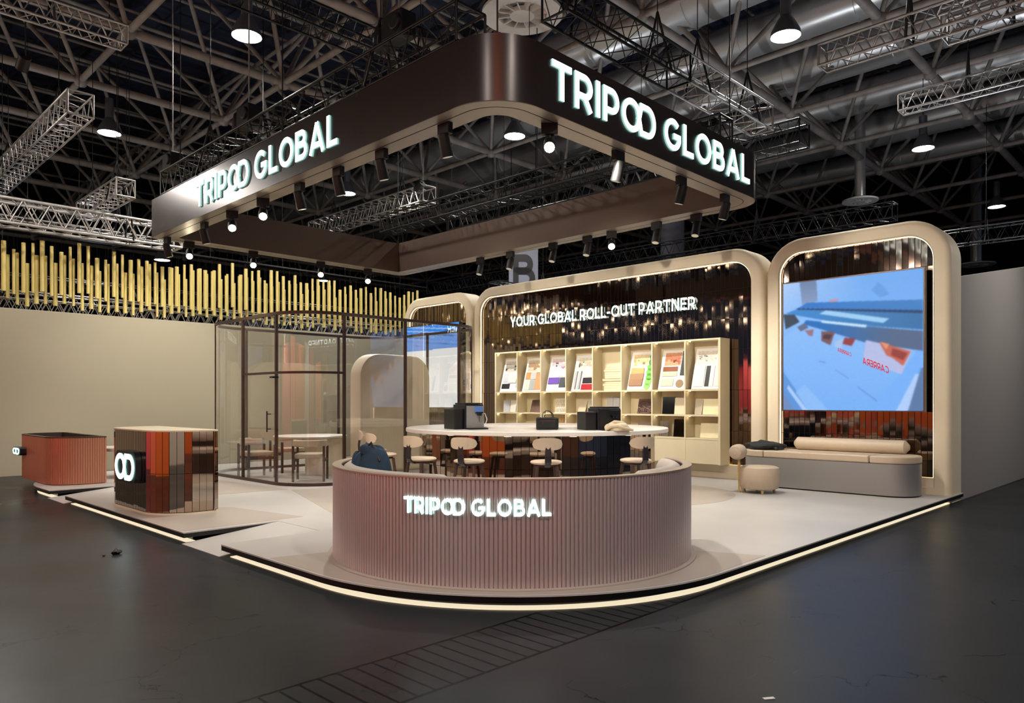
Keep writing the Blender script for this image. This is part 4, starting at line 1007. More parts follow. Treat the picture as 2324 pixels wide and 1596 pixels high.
# ------------------------------------------------------------------ stools
def make_stool(label):
    t = thing('bar_stool', label, 'stool', group='taupe bar stools around the round bar')
    # local: faces +x (towards bar), back at -x. seat top .65
    mb = MB(); mb.lathe([(0, .65), (.17, .65), (.195, .643), (.205, .628), (.195, .612), (.16, .602), (0, .60)], n=30, sx=1.0, sy=.98); mb.build('seat', M_seat, t)
    mb = MB(); mb.lathe([(0, .60), (.15, .60), (.15, .575), (0, .575)], n=24); mb.build('seat_base', M_wood, t)
    for sx, sy in ((1, 1), (1, -1), (-1, 1), (-1, -1)):
        mb = MB(); mb.path([(sx * .12, sy * .12, .585), (sx * .14, sy * .14, .4), (sx * .175, sy * .175, 0.0)], [.022, .021, .014], n=8); mb.build('leg', M_wood, t)
    mb = MB()
    q = [(.155 * a, .155 * b) for a, b in ((1, 1), (-1, 1), (-1, -1), (1, -1))]
    for i in range(4): mb.tube(q[i] + (.2,), q[(i + 1) % 4] + (.2,), .011, n=6)
    mb.build('footrest', M_wood, t)
    # spine blade
    mb = MB(); L = []
    for z, x_, hw in ((.57, -.13, .032), (.60, -.2, .036), (.64, -.232, .04), (.72, -.235, .04), (.80, -.225, .036), (.86, -.222, .024), (.895, -.222, .004)):
        L.append([(x_ - .012, -hw, z), (x_ - .012, hw, z), (x_ + .012, hw, z), (x_ + .012, -hw, z)])
    mb.loops(L, closed_prof=True, closed_path=False); mb.build('spine', mat('stool_spine', (34, 30, 34), .4, noise=.2, nscale=9), t, bevel=.004)
    # backrest: curved rounded shell
    mb = MB(); nu, nv = 22, 10; F = []; vs = []
    def sh(u, v, d):
        a = u * .92; hh = .075 * (1 - abs(u) ** 3.2) ** .5 if abs(u) < 1 else 0
        R_ = .21 + d; yy = sin(a) * R_ * 1.02 ; xx = -.02 - cos(a) * R_ + .015
        return (xx, yy, .86 + v * hh * (1.05 if v > 0 else .95))
    for d in (0, .022):
        for j in range(nv + 1):
            for i in range(nu + 1): vs.append(sh(-1 + 2 * i / nu, -1 + 2 * j / nv, d))
    S = (nu + 1) * (nv + 1)
    for j in range(nv):
        for i in range(nu):
            a = j * (nu + 1) + i; F.append((a, a + 1, a + nu + 2, a + nu + 1)); F.append((S + a, S + a + nu + 1, S + a + nu + 2, S + a + 1))
    for i in range(nu):
        F.append((i, S + i, S + i + 1, i + 1)); a = nv * (nu + 1) + i; F.append((a, a + 1, S + a + 1, S + a))
    mb.add(vs, F, True); mb.build('backrest', M_seat, t)
    return t
stool0 = None
STL = [(1240, 9.17, 'taupe bar stool seen from behind at the centre front of the round bar'),
       (1051, 9.24, 'taupe bar stool left of the central one, its back to the camera'),
       (950, 9.75, 'taupe bar stool at the left front of the bar, turned sideways'),
       (877, 10.6, 'taupe bar stool at far left, nearest behind the navy bag'),
       (882, 11.5, 'taupe bar stool farthest left, partly behind another stool'),
       (1459, 9.4, 'taupe bar stool at the right end of the bar seen from the side')]
for px, d, lab in STL:
    x, y = dl(d, (px - CXP) / FPX * d); a = atan2(BY - y, BX - x)
    r_ = hypot(BX - x, BY - y); r2 = 2.56; x = BX - cos(a) * r2 if r_ < 3 else x; y = BY - sin(a) * r2
    if stool0 is None:
        stool0 = make_stool(lab); stool0.location = (x, y, PH); stool0.rotation_euler.z = a + .05
    else: copy_tree(stool0, (x, y, PH), a + rnd.uniform(-.1, .1), lab)

# ------------------------------------------------------------------ front banquette counter
BCX, BCY = dl(7.05, 0.0); BQ = 1.667; BH = .82
bench = thing('curved_banquette', 'curved bench whose bronze slatted back faces the hall with the glowing name', 'bench', (BCX, BCY, PH), pi + ANG)
# local +x points to the camera
A = radians(104)
def slat_wall(mb, path_fn, length, pitch, z0, z1, depth=.014):
    """path_fn(s)->(x,y,nx,ny)"""
    n = int(length / pitch); L = []
    for k in range(n):
        for f, d in ((.07, 0), (.12, depth - .002), (.2, depth), (.5, depth + .001), (.8, depth), (.88, depth - .002), (.93, 0)):
            x, y, nx, ny = path_fn((k + f) * length / n); L.append([(x + nx * d, y + ny * d, z0), (x + nx * d, y + ny * d, z1)])
    mb.loops(L, closed_path=False)
def cyl(s): a = -A + s / BQ; return (cos(a) * (BQ - .012), sin(a) * (BQ - .012), cos(a), sin(a))
mb = MB(); slat_wall(mb, cyl, 2 * A * BQ, .0335, .004, BH - .012); mb.build('slat_cladding', M_slat, bench, fix=False)
mb = MB(); mb.lathe([(BQ - .013, 0.0), (BQ - .013, BH - .01), (BQ - .06, BH - .01), (BQ - .06, 0)], n=80, a0=-A, a1=A, close=True); mb.build('back_shell', M_brown, bench)
mb = MB(); mb.lathe([(BQ + .006, BH - .012), (BQ + .006, BH), (BQ - .075, BH), (BQ - .075, BH - .012)], n=96, a0=-A, a1=A, close=True); o = mb.build('top_rail', mat('rail_champagne', (190, 172, 156), .35, .6, noise=.05, nscale=9), bench)
for p in o.data.polygons: p.use_smooth = False
mb = MB(); mb.lathe([(BQ + .045, 0.0), (BQ + .045, .012), (BQ - .02, .012), (BQ - .02, 0)], n=96, a0=-A, a1=A, close=True); mb.build('skirting', M_carpet2, bench)
def arc_cushion(a0, a1, r, z, rr, name='back_cushion', sq=1.4):
    mb = MB(); pts = []; n = 40
    L = []
    for i in range(n + 1):
        a = a0 + (a1 - a0) * i / n; e = min(i, n - i) / n * abs(a1 - a0) * r; k = min(1, sqrt(max(.02, min(1, e / .12))))
        L.append([(cos(a) * (r + cos(t) * rr * k), sin(a) * (r + cos(t) * rr * k), z + sin(t) * rr * sq * k) for t in [2 * pi * q / 14 for q in range(14)]])
    mb.loops(L, smooth=True, closed_prof=True, closed_path=False); return mb.build(name, M_cushion, bench)
arc_cushion(-A + .01, radians(-16), BQ - .15, BH - .10, .078)
arc_cushion(radians(-15), radians(37), BQ - .15, BH - .125, .078)
arc_cushion(radians(38), A - .01, BQ - .15, BH - .10, .078)
mb = MB(); mb.lathe([(BQ - .07, .0), (BQ - .07, .40), (BQ - .62, .40), (BQ - .62, 0)], n=60, a0=-A + .005, a1=A - .005, close=True); mb.build('seat_base', M_brown, bench)
mb = MB(); mb.lathe([(BQ - .08, .401), (BQ - .08, .50), (BQ - .6, .50), (BQ - .635, .47), (BQ - .63, .401)], n=60, a0=-A + .01, a1=A - .01, close=True); mb.build('seat_cushion', M_cushion, bench)
# glowing name; u from left to right as seen -> local angle increases? camera-right is local -y
def on_bq(u, v, d):
    ang = radians(-29.0 + 38.8 * u); r = BQ + .012 + d; return (cos(ang) * r, sin(ang) * r, .545 + .125 * v)
hb = bpy.data.objects.new('illuminated_lettering', None); COL.objects.link(hb); hb.parent = bench
letters(TG, on_bq, .014, hb, wid=.175)

# navy bag on the bench, leaning at the left end
def blob(mb, c, rx, ry, rz, n=14, m=10, seed=0, amp=.08, flat=0.0, mi=0):
    r = random.Random(seed); ph = [r.uniform(0, 6.28) for _ in range(6)]; vs = []; fs = []
    for j in range(m + 1):
        th = pi * j / m
        for i in range(n):
            a = 2 * pi * i / n; k = 1 + amp * (sin(3 * a + ph[0] + 2 * th) + .6 * sin(5 * a + ph[1] - 3 * th) + .5 * sin(4 * th + ph[2]))
            z = cos(th) * rz * k
            if z < -flat * rz: z = -flat * rz
            sx = (abs(sin(th)) ** .75)
            vs.append((c[0] + cos(a) * sx * rx * k, c[1] + sin(a) * sx * ry * k, c[2] + z))
    for j in range(m):
        for i in range(n): fs.append((j * n + i, (j + 1) * n + i, (j + 1) * n + (i + 1) % n, j * n + (i + 1) % n))
    mb.add(vs, fs, True, mi); return mb
aw = radians(-74); bxw = BCX + cos(pi + ANG + aw) * 1.3; byw = BCY + sin(pi + ANG + aw) * 1.3
root = thing('shoulder_bag', 'navy fabric bag slumped on the left end of the curved bench', 'bag', (bxw, byw, PH + .50), ANG - pi / 2)
root.scale = (.74, .72, 1.05)
mb = MB(); blob(mb, (0, 0, .20), .21, .13, .25, 24, 16, 2, .05, .8); mb.build('body', M_navy, root, subsurf=1)
mb = MB(); blob(mb, (-.2, .05, .19), .11, .12, .22, 20, 14, 5, .05, .85); mb.build('side_pouch', M_navy, root, subsurf=1)
mb = MB(); blob(mb, (-.08, 0, .42), .10, .08, .06, 18, 10, 7, .08, .7); mb.build('top_flap', M_navy, root, subsurf=1)
mb = MB(); mb.path([(-.1, -.03, .44), (-.03, -.06, .49), (.03, -.06, .40), (.08, -.1, .33)], .012, n=6); mb.build('strap', M_black, root)
mb = MB(); mb.disc((0, 0, 0), .035, 18, sy=1.3); o = mb.build('patch', M_paperw, root, loc=(.12, -.148, .14)); o.rotation_euler = (radians(80), 0, .1)

# ------------------------------------------------------------------ mirrored pod and copper pod (left edge of the stand)
def dpod(x0, x1, y0, y1, r, n=9):
    """outline: front along x0, rounded at both front corners, back corners nearly square"""
    return rrect(x0, y0, x1, y1, [r, .03, .03, r], 0, n)
def walk(poly):
    cum = [0]; m = len(poly)
    for i in range(m): a = poly[i]; b = poly[(i + 1) % m]; cum.append(cum[-1] + hypot(b[0] - a[0], b[1] - a[1]))
    def at(s):
        s = s % cum[-1]
        for i in range(m):
            if cum[i + 1] >= s:
                a = poly[i]; b = poly[(i + 1) % m]; q = cum[i + 1] - cum[i] or 1e-9; t = (s - cum[i]) / q; dx, dy = (b[0] - a[0]) / q, (b[1] - a[1]) / q
                return (a[0] + dx * q * t, a[1] + dy * q * t, dy, -dx)
    return at, cum[-1]
pod = thing('mirrored_counter', 'rounded reception counter clad in vertical mirror strips with an infinity logo box', 'counter', (3.66, 10.1, PH))
PO = dpod(3.28 - 3.66, 4.0 - 3.66, 9.15 - 10.1, 11.15 - 10.1, .5, 14); PHH = 1.035
at, Lp = walk(PO)
mb = MB(); mb.prism([(x * .985, y * .99) for x, y in PO], 0.02, PHH - .02); mb.build('carcass', M_mirrorback, pod)
mb = MB(); s = 0.0
while s < Lp - .02:
    wd = .085; x, y, nx, ny = at(s + wd / 2); tw = rnd.gauss(0, .07); hw = wd / 2 - .002; tx, ty = -ny, nx
    frontish = nx < -.97
    for z0, z1 in ((.03, .50), (.505, PHH - .02)):
        if frontish: t2 = tw * .15
        else: t2 = tw + rnd.gauss(0, .02)
        vs = [(x + (tx + nx * t2) * hw * q, y + (ty + ny * t2) * hw * q, z) for q, z in ((-1, z0), (1, z0), (1, z1), (-1, z1))]
        mb.add(vs, [(0, 1, 2, 3)], False, 0); vb = [(v[0] - nx * .012, v[1] - ny * .012, v[2]) for v in vs]; mb.add(vs + vb, [(0, 4, 5, 1), (1, 5, 6, 2), (2, 6, 7, 3), (3, 7, 4, 0)], False, 1)
    s += wd + .001
mb.build('mirror_cladding', [M_mirror, M_chrome], pod, fix=False)
mb = MB(); mb.prism([(x * 1.02, y * 1.01) for x, y in PO], PHH - .02, PHH); mb.build('counter_top', M_cream, pod, bevel=.004)
mb = MB(); mb.prism([(x * 1.02, y * 1.01) for x, y in PO], 0, .022); mb.build('base_rail', M_cream, pod)
# logo box
def logo_box(parent, xf, yc, zc, wd, hg, dep):
    b = bpy.data.objects.new('logo_lightbox', None); COL.objects.link(b); b.parent = parent; b.location = (xf, yc, zc)
    mb = MB(); poly = rrect(-wd / 2, -hg / 2, wd / 2, hg / 2, [hg * .3] * 4, 0, 8); n = len(poly)
    vs = [(0, p[0], p[1]) for p in poly] + [(-dep, p[0], p[1]) for p in poly]
    mb.add(vs, [tuple(range(n)), tuple(range(n, 2 * n))[::-1]]); mb.add(vs, [(i, (i + 1) % n, n + (i + 1) % n, n + i) for i in range(n)], True)
    mb.build('housing', M_machine, b)
    mb = MB()
    for pts in G['OD'][1]: stroke_mesh(mb, pts, .2, .012, lambda u, v, d: (-dep - d, wd * .46 - u / 1.78 * wd * .92, -hg * .42 + v * hg * .84), 0, 1)
    mb.build('logo', [M_white_em, M_side_em], b, fix=False)
logo_box(pod, 3.28 - 3.66 - .004, 10.07 - 10.1, .68 - PH, .76, .40, .07)
pod2 = thing('slatted_counter', 'copper slatted counter with rounded front at the far left end of the platform', 'counter', (3.85, 14.9, PH))
PO2 = dpod(3.28 - 3.85, 4.08 - 3.85, 13.75 - 14.9, 16.2 - 14.9, .5, 14)
at2, L2 = walk(PO2)
mb = MB(); slat_wall(mb, at2, L2, .036, .01, .79, .01); mb.build('slat_cladding', M_copper, pod2, fix=False)
mb = MB(); P3 = [(x * .97, y * .985) for x, y in PO2]; mb.prism(P3, 0, .62); mb.build('carcass', M_brown, pod2)
mb = MB(); mb.loops(ring_loops(-.57, -1.15, .23, 1.3, [.5, .03, .03, .5], [(-.012, .78), (-.012, .80), (.06, .80), (.06, .6)], 14)); mb.build('top_rail', M_brown, pod2)
logo_box(pod2, -.582, .75, .50, .5, .14, .1)
# low grey table beyond the copper counter
root = thing('side_table', 'small grey table between the copper counter and the mirrored one', 'table', (4.75, 14.75, PH))
mb = MB(); mb.prism(rrect(-.5, -.55, .5, .35, [.1] * 4, 0, 5), .50, .56); mb.build('table_top', M_cushion, root, bevel=.008)
mb = MB(); mb.lathe([(.2, 0), (.2, .5)], n=30); mb.disc((0, 0, 0), .2); mb.build('pedestal', M_cushion, root)

# ------------------------------------------------------------------ glass meeting room
GX0, GY0, GX1, GY1, GZ = 5.93, 10.63, 10.13, 14.35, 3.0
room = thing('glass_meeting_room', 'rounded glass meeting room with slim brown frames', 'glass room', ((GX0 + GX1) / 2, (GY0 + GY1) / 2, PH))
ro = (-(GX0 + GX1) / 2, -(GY0 + GY1) / 2, -PH)
def gb(mb, name, mats, **k):
    o = mb.build(name, mats, room, **k); o.location = ro; return o
RG = [.8] * 4
mb = MB(); mb.loops(ring_loops(GX0, GY0, GX1, GY1, RG, [(0, GZ - .05), (0, GZ), (.05, GZ), (.05, GZ - .05)], 14), closed_prof=True); gb(mb, 'top_rail', M_brown)
mb = MB(); mb.loops(ring_loops(GX0, GY0, GX1, GY1, RG, [(0, PH), (0, PH + .05), (.05, PH + .05), (.05, PH)], 14), closed_prof=True); gb(mb, 'bottom_rail', M_brown)
outl = rrect(GX0, GY0, GX1, GY1, RG, .025, 14)
# pane loop (leave a doorway gap? the door is glazed too)
L = [[(p[0], p[1], PH + .05), (p[0], p[1], GZ - .05)] for p in outl]
mb = MB(); mb.loops(L, smooth=True); gb(mb, 'glass_pane', M_glass, fix=False)
POSTS = [(GX0, 12.58), (GX0 + .02, 11.40), (6.80, GY0), (8.07, GY0), (9.35, GY0), (6.85, GY1), (9.0, GY1), (GX1, 12.6)]
for x, y in POSTS:
    mb = MB(); nx = .025
    mb.box(x - .0 if x == GX1 else x - .002, y - .022, PH + .05, x + .045, y + .022, GZ - .05) if x <= GX0 + .05 else mb.box(x - .022, y - .002 if y < 12 else y - .045, PH + .05, x + .022, y + .045 if y < 12 else y, GZ - .05)
    gb(mb, 'post', M_brown, bevel=.004)
for cx_, cy_, sg in ((GX0 + .8, GY1 - .8, 1), (GX1 - .8, GY0 + .8, -1)):
    ln_ = hypot(cx_, cy_); ca = atan2(cy_, cx_) + sg * (pi / 2); mb = MB(); x_ = cx_ + cos(ca) * .775; y_ = cy_ + sin(ca) * .775
    mb.tube((x_, y_, PH + .05), (x_, y_, GZ - .05), .022, n=10); gb(mb, 'post', M_brown)
mb = MB(); q = [p for p in outl]
# transom from the second post around the corner to the third
tr = [(GX0 + .025, 12.58), (GX0 + .025, 11.42)] + [(GX0 + .8 + cos(t) * .775, GY0 + .8 + sin(t) * .775) for t in [pi + .5 * pi * k / 12 for k in range(13)]] + [(6.80, GY0 + .025)]
L = [[(p[0] - .012, p[1] - .012, 1.97), (p[0] - .012, p[1] - .012, 2.01), (p[0] + .012, p[1] + .012, 2.01), (p[0] + .012, p[1] + .012, 1.97)] for p in tr]
mb.loops(L, closed_prof=True, closed_path=False); gb(mb, 'transom', M_brown)
mb = MB(); mb.box(GX0 - .05, 11.36, 1.90, GX0 + .06, 11.46, 1.93); gb(mb, 'door_hinge', M_black)
mb = MB(); mb.tube((GX0 - .05, 11.55, 1.0), (GX0 - .05, 11.55, 1.35), .012); mb.tube((GX0 - .05, 11.55, 1.05), (GX0 + .02, 11.55, 1.05), .008); mb.tube((GX0 - .05, 11.55, 1.3), (GX0 + .02, 11.55, 1.3), .008); gb(mb, 'door_handle', M_black)
# arch panel inside
mb = MB(); poly = rrect(8.02, PH, 9.74, 2.45, [.02, .02, .45, .45], 0, 14); n = len(poly)
yf, yk = 12.0, 12.34; b = .05
rings = [(0, yk), (0, yf + b), (b * .3, yf + b * .3), (b, yf)]
Ls = []
for j, (ins_, yy) in enumerate(rings): Ls.append([(p[0], yy, p[1]) for p in rrect(8.02, PH, 9.74, 2.45, [.02, .02, .45, .45], ins_, 14)])
mb.loops([[Ls[j][k] for j in range(4)] for k in range(n)], smooth=True)
mb.add(Ls[3], [tuple(range(n))]); mb.add(Ls[0], [tuple(range(n))[::-1]])
tag(mb.build('arch_panel', M_cream), 'free standing cream arched panel inside the glass room', 'partition')
root = thing('meeting_table', 'oval meeting table with pale top and drum base inside the glass room', 'table', (7.3, 12.6, PH))
mb = MB(); mb.lathe([(0, .75), (.98, .75), (1.0, .74), (.97, .715), (0, .71)], n=48, sx=.7, sy=.62); mb.build('table_top', M_white, root)
mb = MB(); mb.lathe([(.36, 0), (.36, .712)], (.3, 0, 0), n=40); mb.disc((.3, 0, 0.0), .36); mb.build('drum_base', M_cream, root)
def meeting_chair(label, x, y, rz, first=[None]):
    if first[0]: return copy_tree(first[0], (x, y, PH), rz, label)
    t = thing('meeting_chair', label, 'chair', (x, y, PH), rz, group='upholstered chairs at the meeting table'); first[0] = t
    mb = MB(); mb.prism(rrect(-.25, -.25, .25, .25, [.1] * 4, 0, 6), .40, .48); mb.build('seat', M_seat, t, bevel=.025, seg=3)
    for sx, sy in ((1, 1), (1, -1), (-1, 1), (-1, -1)):
        mb = MB(); mb.box(sx * .24 - .02, sy * .26 - .02, 0, sx * .24 + .02, sy * .26 + .02, .62 if sx < 0 else .60); mb.build('leg', M_wood, t, bevel=.006)
    mb = MB(); L = []
    for k in range(17):
        a = radians(90 + 180 * k / 16); r1, r2 = .30, .24
        L.append([(cos(a) * r1, sin(a) * r1, .60), (cos(a) * r1, sin(a) * r1, .72), (cos(a) * r2, sin(a) * r2, .72), (cos(a) * r2, sin(a) * r2, .60)])
    mb.loops(L, closed_prof=True, closed_path=False); mb.build('backrest', M_seat, t, bevel=.02, seg=3)
    mb = MB(); mb.box(-.24, -.27, .34, .24, -.235, .39); mb.box(-.24, .235, .34, .24, .27, .39); mb.build('side_rail', M_wood, t)
    return t
meeting_chair('upholstered chair nearest the glass door at the meeting table', 6.75, 11.65, .9)
meeting_chair('upholstered chair behind the nearest one, left end of the meeting table', 6.34, 12.85, -.1)
meeting_chair('upholstered chair on the far side of the meeting table', 7.3, 13.45, -pi / 2)

# ------------------------------------------------------------------ bar-top objects
def coffee(label, x, y, rz, flip=False):
    t = thing('coffee_machine', label, 'coffee machine', (x, y, BZ), rz)
    mb = MB(); mb.box(-.15, -.22, .0, .15, .2, .36); mb.build('body', M_machine, t, bevel=.008)
    mb = MB(); mb.box(-.14, -.2, .361, .14, .16, .385); mb.build('lid', M_black, t, bevel=.006)
    mb = MB(); mb.box(-.30, -.17, 0, -.155, .2, .30); mb.build('water_tank', M_black, t, bevel=.01)
    mb = MB(); mb.box(-.13, -.232, .02, .15, -.221, .34); mb.build('front_plate', M_steel if not flip else M_black, t, bevel=.002)
    mb = MB(); mb.box(.0, -.26, .25, .11, -.233, .33); mb.build('display', (mat('machine_display', (20, 30, 50), .1, emit=(110, 150, 220), es=.3) if not flip else M_machine), t, bevel=.004)
    mb = MB(); mb.tube((.04, -.28, .2), (.04, -.28, .25), .018, n=10); mb.tube((.075, -.28, .2), (.075, -.28, .25), .018, n=10); mb.box(.01, -.30, .235, .105, -.233, .255); mb.tube((.055, -.27, .11), (.055, -.27, .2), .004, n=6); mb.build('spout', M_machine, t)
    mb = MB(); mb.box(-.14, -.36, 0, .16, -.235, .02); mb.build('drip_tray', M_black, t, bevel=.004)
    return t
x, y = dl(10.9, (1062 - CXP) / FPX * 10.9); coffee('black and steel coffee machine at the left side of the round bar', x, y, ANG - pi / 2 + .5)
x, y = dl(10.6, (1370 - CXP) / FPX * 10.6); c2 = coffee('taller all black coffee machine at the right side of the round bar', x, y, ANG - pi / 2 + .25, True); c2.scale = (1.12, 1.0, .86)
# white cable behind the machine
x, y = dl(11.3, (1092 - CXP) / FPX * 11.3)
mb = MB(); mb.path([(0, 0, .24), (.06, 0, .22), (.09, 0, .13), (.06, 0, .04), (0, 0, .006)], .006, n=6); o = mb.build('power_cable', M_paperw, loc=(x, y, BZ), rotz=ANG - pi / 2); tag(o, 'white looped cable behind the left coffee machine', 'cable')
# briefcase
x, y = dl(10.55, (1242 - CXP) / FPX * 10.55)
t = thing('briefcase', 'black leather briefcase bag with two handles on the round bar', 'bag', (x, y, BZ), ANG - pi / 2)
mb = MB(); mb.prism(rrect(-.16, -.07, .16, .07, [.03] * 4, 0, 5), 0.0, .18); mb.build('body', M_leather, t, bevel=.02, seg=3)
mb = MB(); mb.box(-.13, -.082, .03, .12, -.068, .13); mb.build('front_pocket', M_leather, t, bevel=.006)
for yy in (-.04, .04):
    mb = MB(); mb.path([(-.07 + (.03 if yy > 0 else 0), yy, .175), (-.06 + (.03 if yy > 0 else 0), yy, .24), (-.02, yy, .275), (.03, yy, .265), (.06 + (.02 if yy > 0 else 0), yy, .23), (.075 + (.02 if yy > 0 else 0), yy, .175)], .007, n=6); mb.build('handle', M_leather, t)
mb = MB(); mb.tube((-.07, -.088, .09), (-.07, -.088, .12), .005, n=6); mb.box(-.10, -.084, .128, .10, -.081, .132); mb.build('zip', M_chrome, t)
# cloth
x, y = dl(10.1, (1402 - CXP) / FPX * 10.1)
mb = MB(); blob(mb, (0, 0, .04), .17, .13, .075, 26, 14, 11, .09, .55); mb.path([(-.17, -.05, .02), (-.12, -.1, .06), (-.02, -.12, .07), (.08, -.1, .04), (.2, -.08, .015)], [.02, .028, .03, .026, .015], n=8)
mb.path([(-.14, .02, .07), (-.05, -.04, .12), (.06, -.04, .11), (.16, -.02, .03)], [.02, .028, .028, .015], n=8)
tag(mb.build('folded_garment', M_cloth, loc=(x, y, BZ), rotz=ANG - pi / 2), 'crumpled oatmeal coloured garment on the bar beside the black coffee machine', 'clothing')

# ------------------------------------------------------------------ sofa + pouf chair
SFX0, SFX1, SFY0, SFY1 = 11.40, 12.16, 3.28, 5.95
sofa = thing('sofa', 'long capsule shaped sofa with steel base and beige cushions below the screen', 'sofa', ((SFX0 + SFX1) / 2, (SFY0 + SFY1) / 2, PH))
so = (-(SFX0 + SFX1) / 2, -(SFY0 + SFY1) / 2, -PH)
def sfb(mb, name, mats, **k):
    o = mb.build(name, mats, sofa, **k); o.location = so; return o
mb = MB(); mb.prism(rrect(SFX0, SFY0, SFX1, SFY1, [.37] * 4, 0, 18), PH + .02, .60, smooth=True); sfb(mb, 'base', M_steel)
mb = MB(); mb.prism(rrect(SFX0, SFY0, SFX1, SFY1, [.37] * 4, .03, 12), PH, PH + .02); sfb(mb, 'toe_kick', M_black)
full = rrect(SFX0, SFY0, SFX1, SFY1, [.37] * 4, -.006, 16)
def clipY(poly, lo, hi):
    out = []
    def cut(poly, f, yv):
        res = []
        for i in range(len(poly)):
            a = poly[i]; b_ = poly[(i + 1) % len(poly)]; ia, ib = f(a[1]), f(b_[1])
            if ia: res.append(a)
            if ia != ib: t = (yv - a[1]) / (b_[1] - a[1]); res.append((a[0] + (b_[0] - a[0]) * t, yv))
        return res
    return cut(cut(poly, lambda v: v >= lo, lo), lambda v: v <= hi, hi)
for lo, hi in ((SFY0 - 1, 3.86), (3.868, 5.5), (5.508, 9)):
    mb = MB(); mb.prism(clipY(full, lo, hi), .602, .715); sfb(mb, 'seat_cushion', M_seat, bevel=.025, seg=4)
mb = MB(); L = []
for k in range(31):
    y = 3.50 + 1.75 * k / 30; e = min(k, 30 - k) / 30 * 1.75; q = sqrt(min(1, max(.15, e / .04)))
    L.append([(12.03 + cos(t) * .1 * q, y, .82 + sin(t) * .105 * q) for t in [2 * pi * j / 20 for j in range(20)]])
mb.loops(L, smooth=True, closed_prof=True, closed_path=False); sfb(mb, 'bolster', M_seat)
for lo in (3.52, 5.18):
    mb = MB(); mb.box(11.94, lo, .72, 12.06, lo + .04, .90); mb.build('x2', M_seat); bpy.data.objects.remove(bpy.data.objects['x2'], do_unlink=True)
x, y = 11.72, 5.62
mb = MB(); blob(mb, (0, 0, .05), .26, .33, .075, 26, 12, 21, .10, .6); mb.path([(-.2, -.3, .02), (-.05, -.1, .1), (.05, .1, .11), (.2, .3, .05)], [.02, .04, .045, .03], n=8)
tag(mb.build('jacket', M_jacket, loc=(x, y, .715)), 'dark green grey jacket dropped on the left end of the sofa', 'clothing')
px_, py_ = dl(11.25, 3.78)
t = thing('pouf_chair', 'round beige upholstered pouf chair with small bolster back on a wooden pole', 'chair', (px_, py_, PH), 0)
mb = MB(); mb.lathe([(0, .41), (.24, .405), (.285, .385), (.305, .33), (.31, .22), (.3, .12), (.27, .07), (.2, .055), (0, .055)], n=40); mb.build('seat', M_seat, t)
for a in (.6, 2.2, 3.8, 5.4):
    mb = MB(); mb.tube((cos(a) * .22, sin(a) * .22, 0), (cos(a) * .22, sin(a) * .22, .06), .02, n=10); mb.build('foot', M_lightwood, t)
bxp, byp = -RT[0] * .31 + 0 * FW[0], -RT[1] * .31
mb = MB(); mb.path([(bxp, byp, 0), (bxp, byp, .55)], [.014, .02], n=10); mb.path([(bxp * .86, byp * .86, 0), (bxp * 1.0, byp * 1.0, .52)], [.012, .016], n=8); mb.build('back_post', M_lightwood, t)
mb = MB(); R_ = Vector((RT[0], RT[1], 0)); F_ = Vector((FW[0], FW[1], 0)); ax = (R_ * .55 + F_ * .83).normalized(); c_ = Vector((bxp * 1.05, byp * 1.05, .62))
mb.path([c_ - ax * .16, c_ - ax * .145, c_ - ax * .08, c_, c_ + ax * .08, c_ + ax * .145, c_ + ax * .16], [.03, .09, .115, .118, .115, .09, .03], n=24); mb.build('backrest', M_seat, t)

# ================================================================== neighbouring stands across the aisles (only mirrored in the strips)
def stand_wall(name, label, x0, y0, x1, y1, z1, m):
    mb = MB(); mb.box(x0, y0, 0, x1, y1, z1); tag(mb.build(name, m, bevel=.01), label, 'partition')
stand_wall('partition', 'orange partition wall of the stand across the left aisle', -3.2, 5.2, -3.0, 9.6, 3.2, mat('orange_board', (226, 112, 52), .6))
stand_wall('partition', 'salmon partition wall of the stand across the left aisle', -3.4, 9.7, -3.2, 12.0, 3.4, mat('salmon_board', (226, 110, 84), .6))
stand_wall('partition', 'rose red partition wall at the far end of the left aisle', -3.2, 12.2, -3.0, 17.0, 3.2, mat('rose_board', (206, 84, 96), .6))
stand_wall('partition', 'white partition wall across the left aisle behind the photographer', -3.6, 2.2, -3.4, 4.9, 3.4, mat('white_board2', (226, 220, 214), .6))
stand_wall('partition', 'pink partition wall behind the photographer', -3.6, -2.5, -3.4, 2.0, 3.4, mat('pink_board', (190, 84, 84), .6))
stand_wall('partition', 'brown partition wall across the right aisle', 2.0, -3.4, 6.0, -3.2, 3.2, mat('brown_board', (112, 80, 66), .6))
stand_wall('partition', 'orange partition wall across the right aisle', -2.6, -3.8, 1.6, -3.6, 3.0, mat('orange_board', (226, 112, 52), .6))
stand_wall('partition', 'blue grey partition wall at the far end of the right aisle', 6.4, -3.6, 13.0, -3.4, 3.2, mat('blue_board', (74, 86, 120), .6))
for i, (x, y, c, e) in enumerate(((-1.2, 7.4, WARM, 160), (-1.2, 11.0, WARM, 200), (-1.2, 14.5, WARM, 330), (-1.6, 3.2, NEUT, 110), (-1.6, -.6, WARM, 90), (4.0, -1.6, WARM, 90), (-.6, -2.0, WARM, 100), (9.5, -1.6, COOL, 80))):
    tx, ty = (-3.2, y) if x < 0 and y > -1 else (x, -3.5)
    root = thing('added_wash_light', 'added arm light %s washing a neighbouring partition wall' % ORD[i], 'lamp', (x, y, 3.4))  # unseen lamps added so these walls show brightly in the reflections
    mb = MB(); mb.tube((0, 0, 0), (0, 0, .2), .06, n=12); mb.tube((0, 0, .2), (0, 0, ZL - 3.4), .01, n=5); mb.build('housing', M_black, root)
    light('SPOT', 'wash', (0, 0, -.05), e, c, .08, target=(tx - x, ty - y, -1.6), spot=radians(120), blend=.7, parent=root)

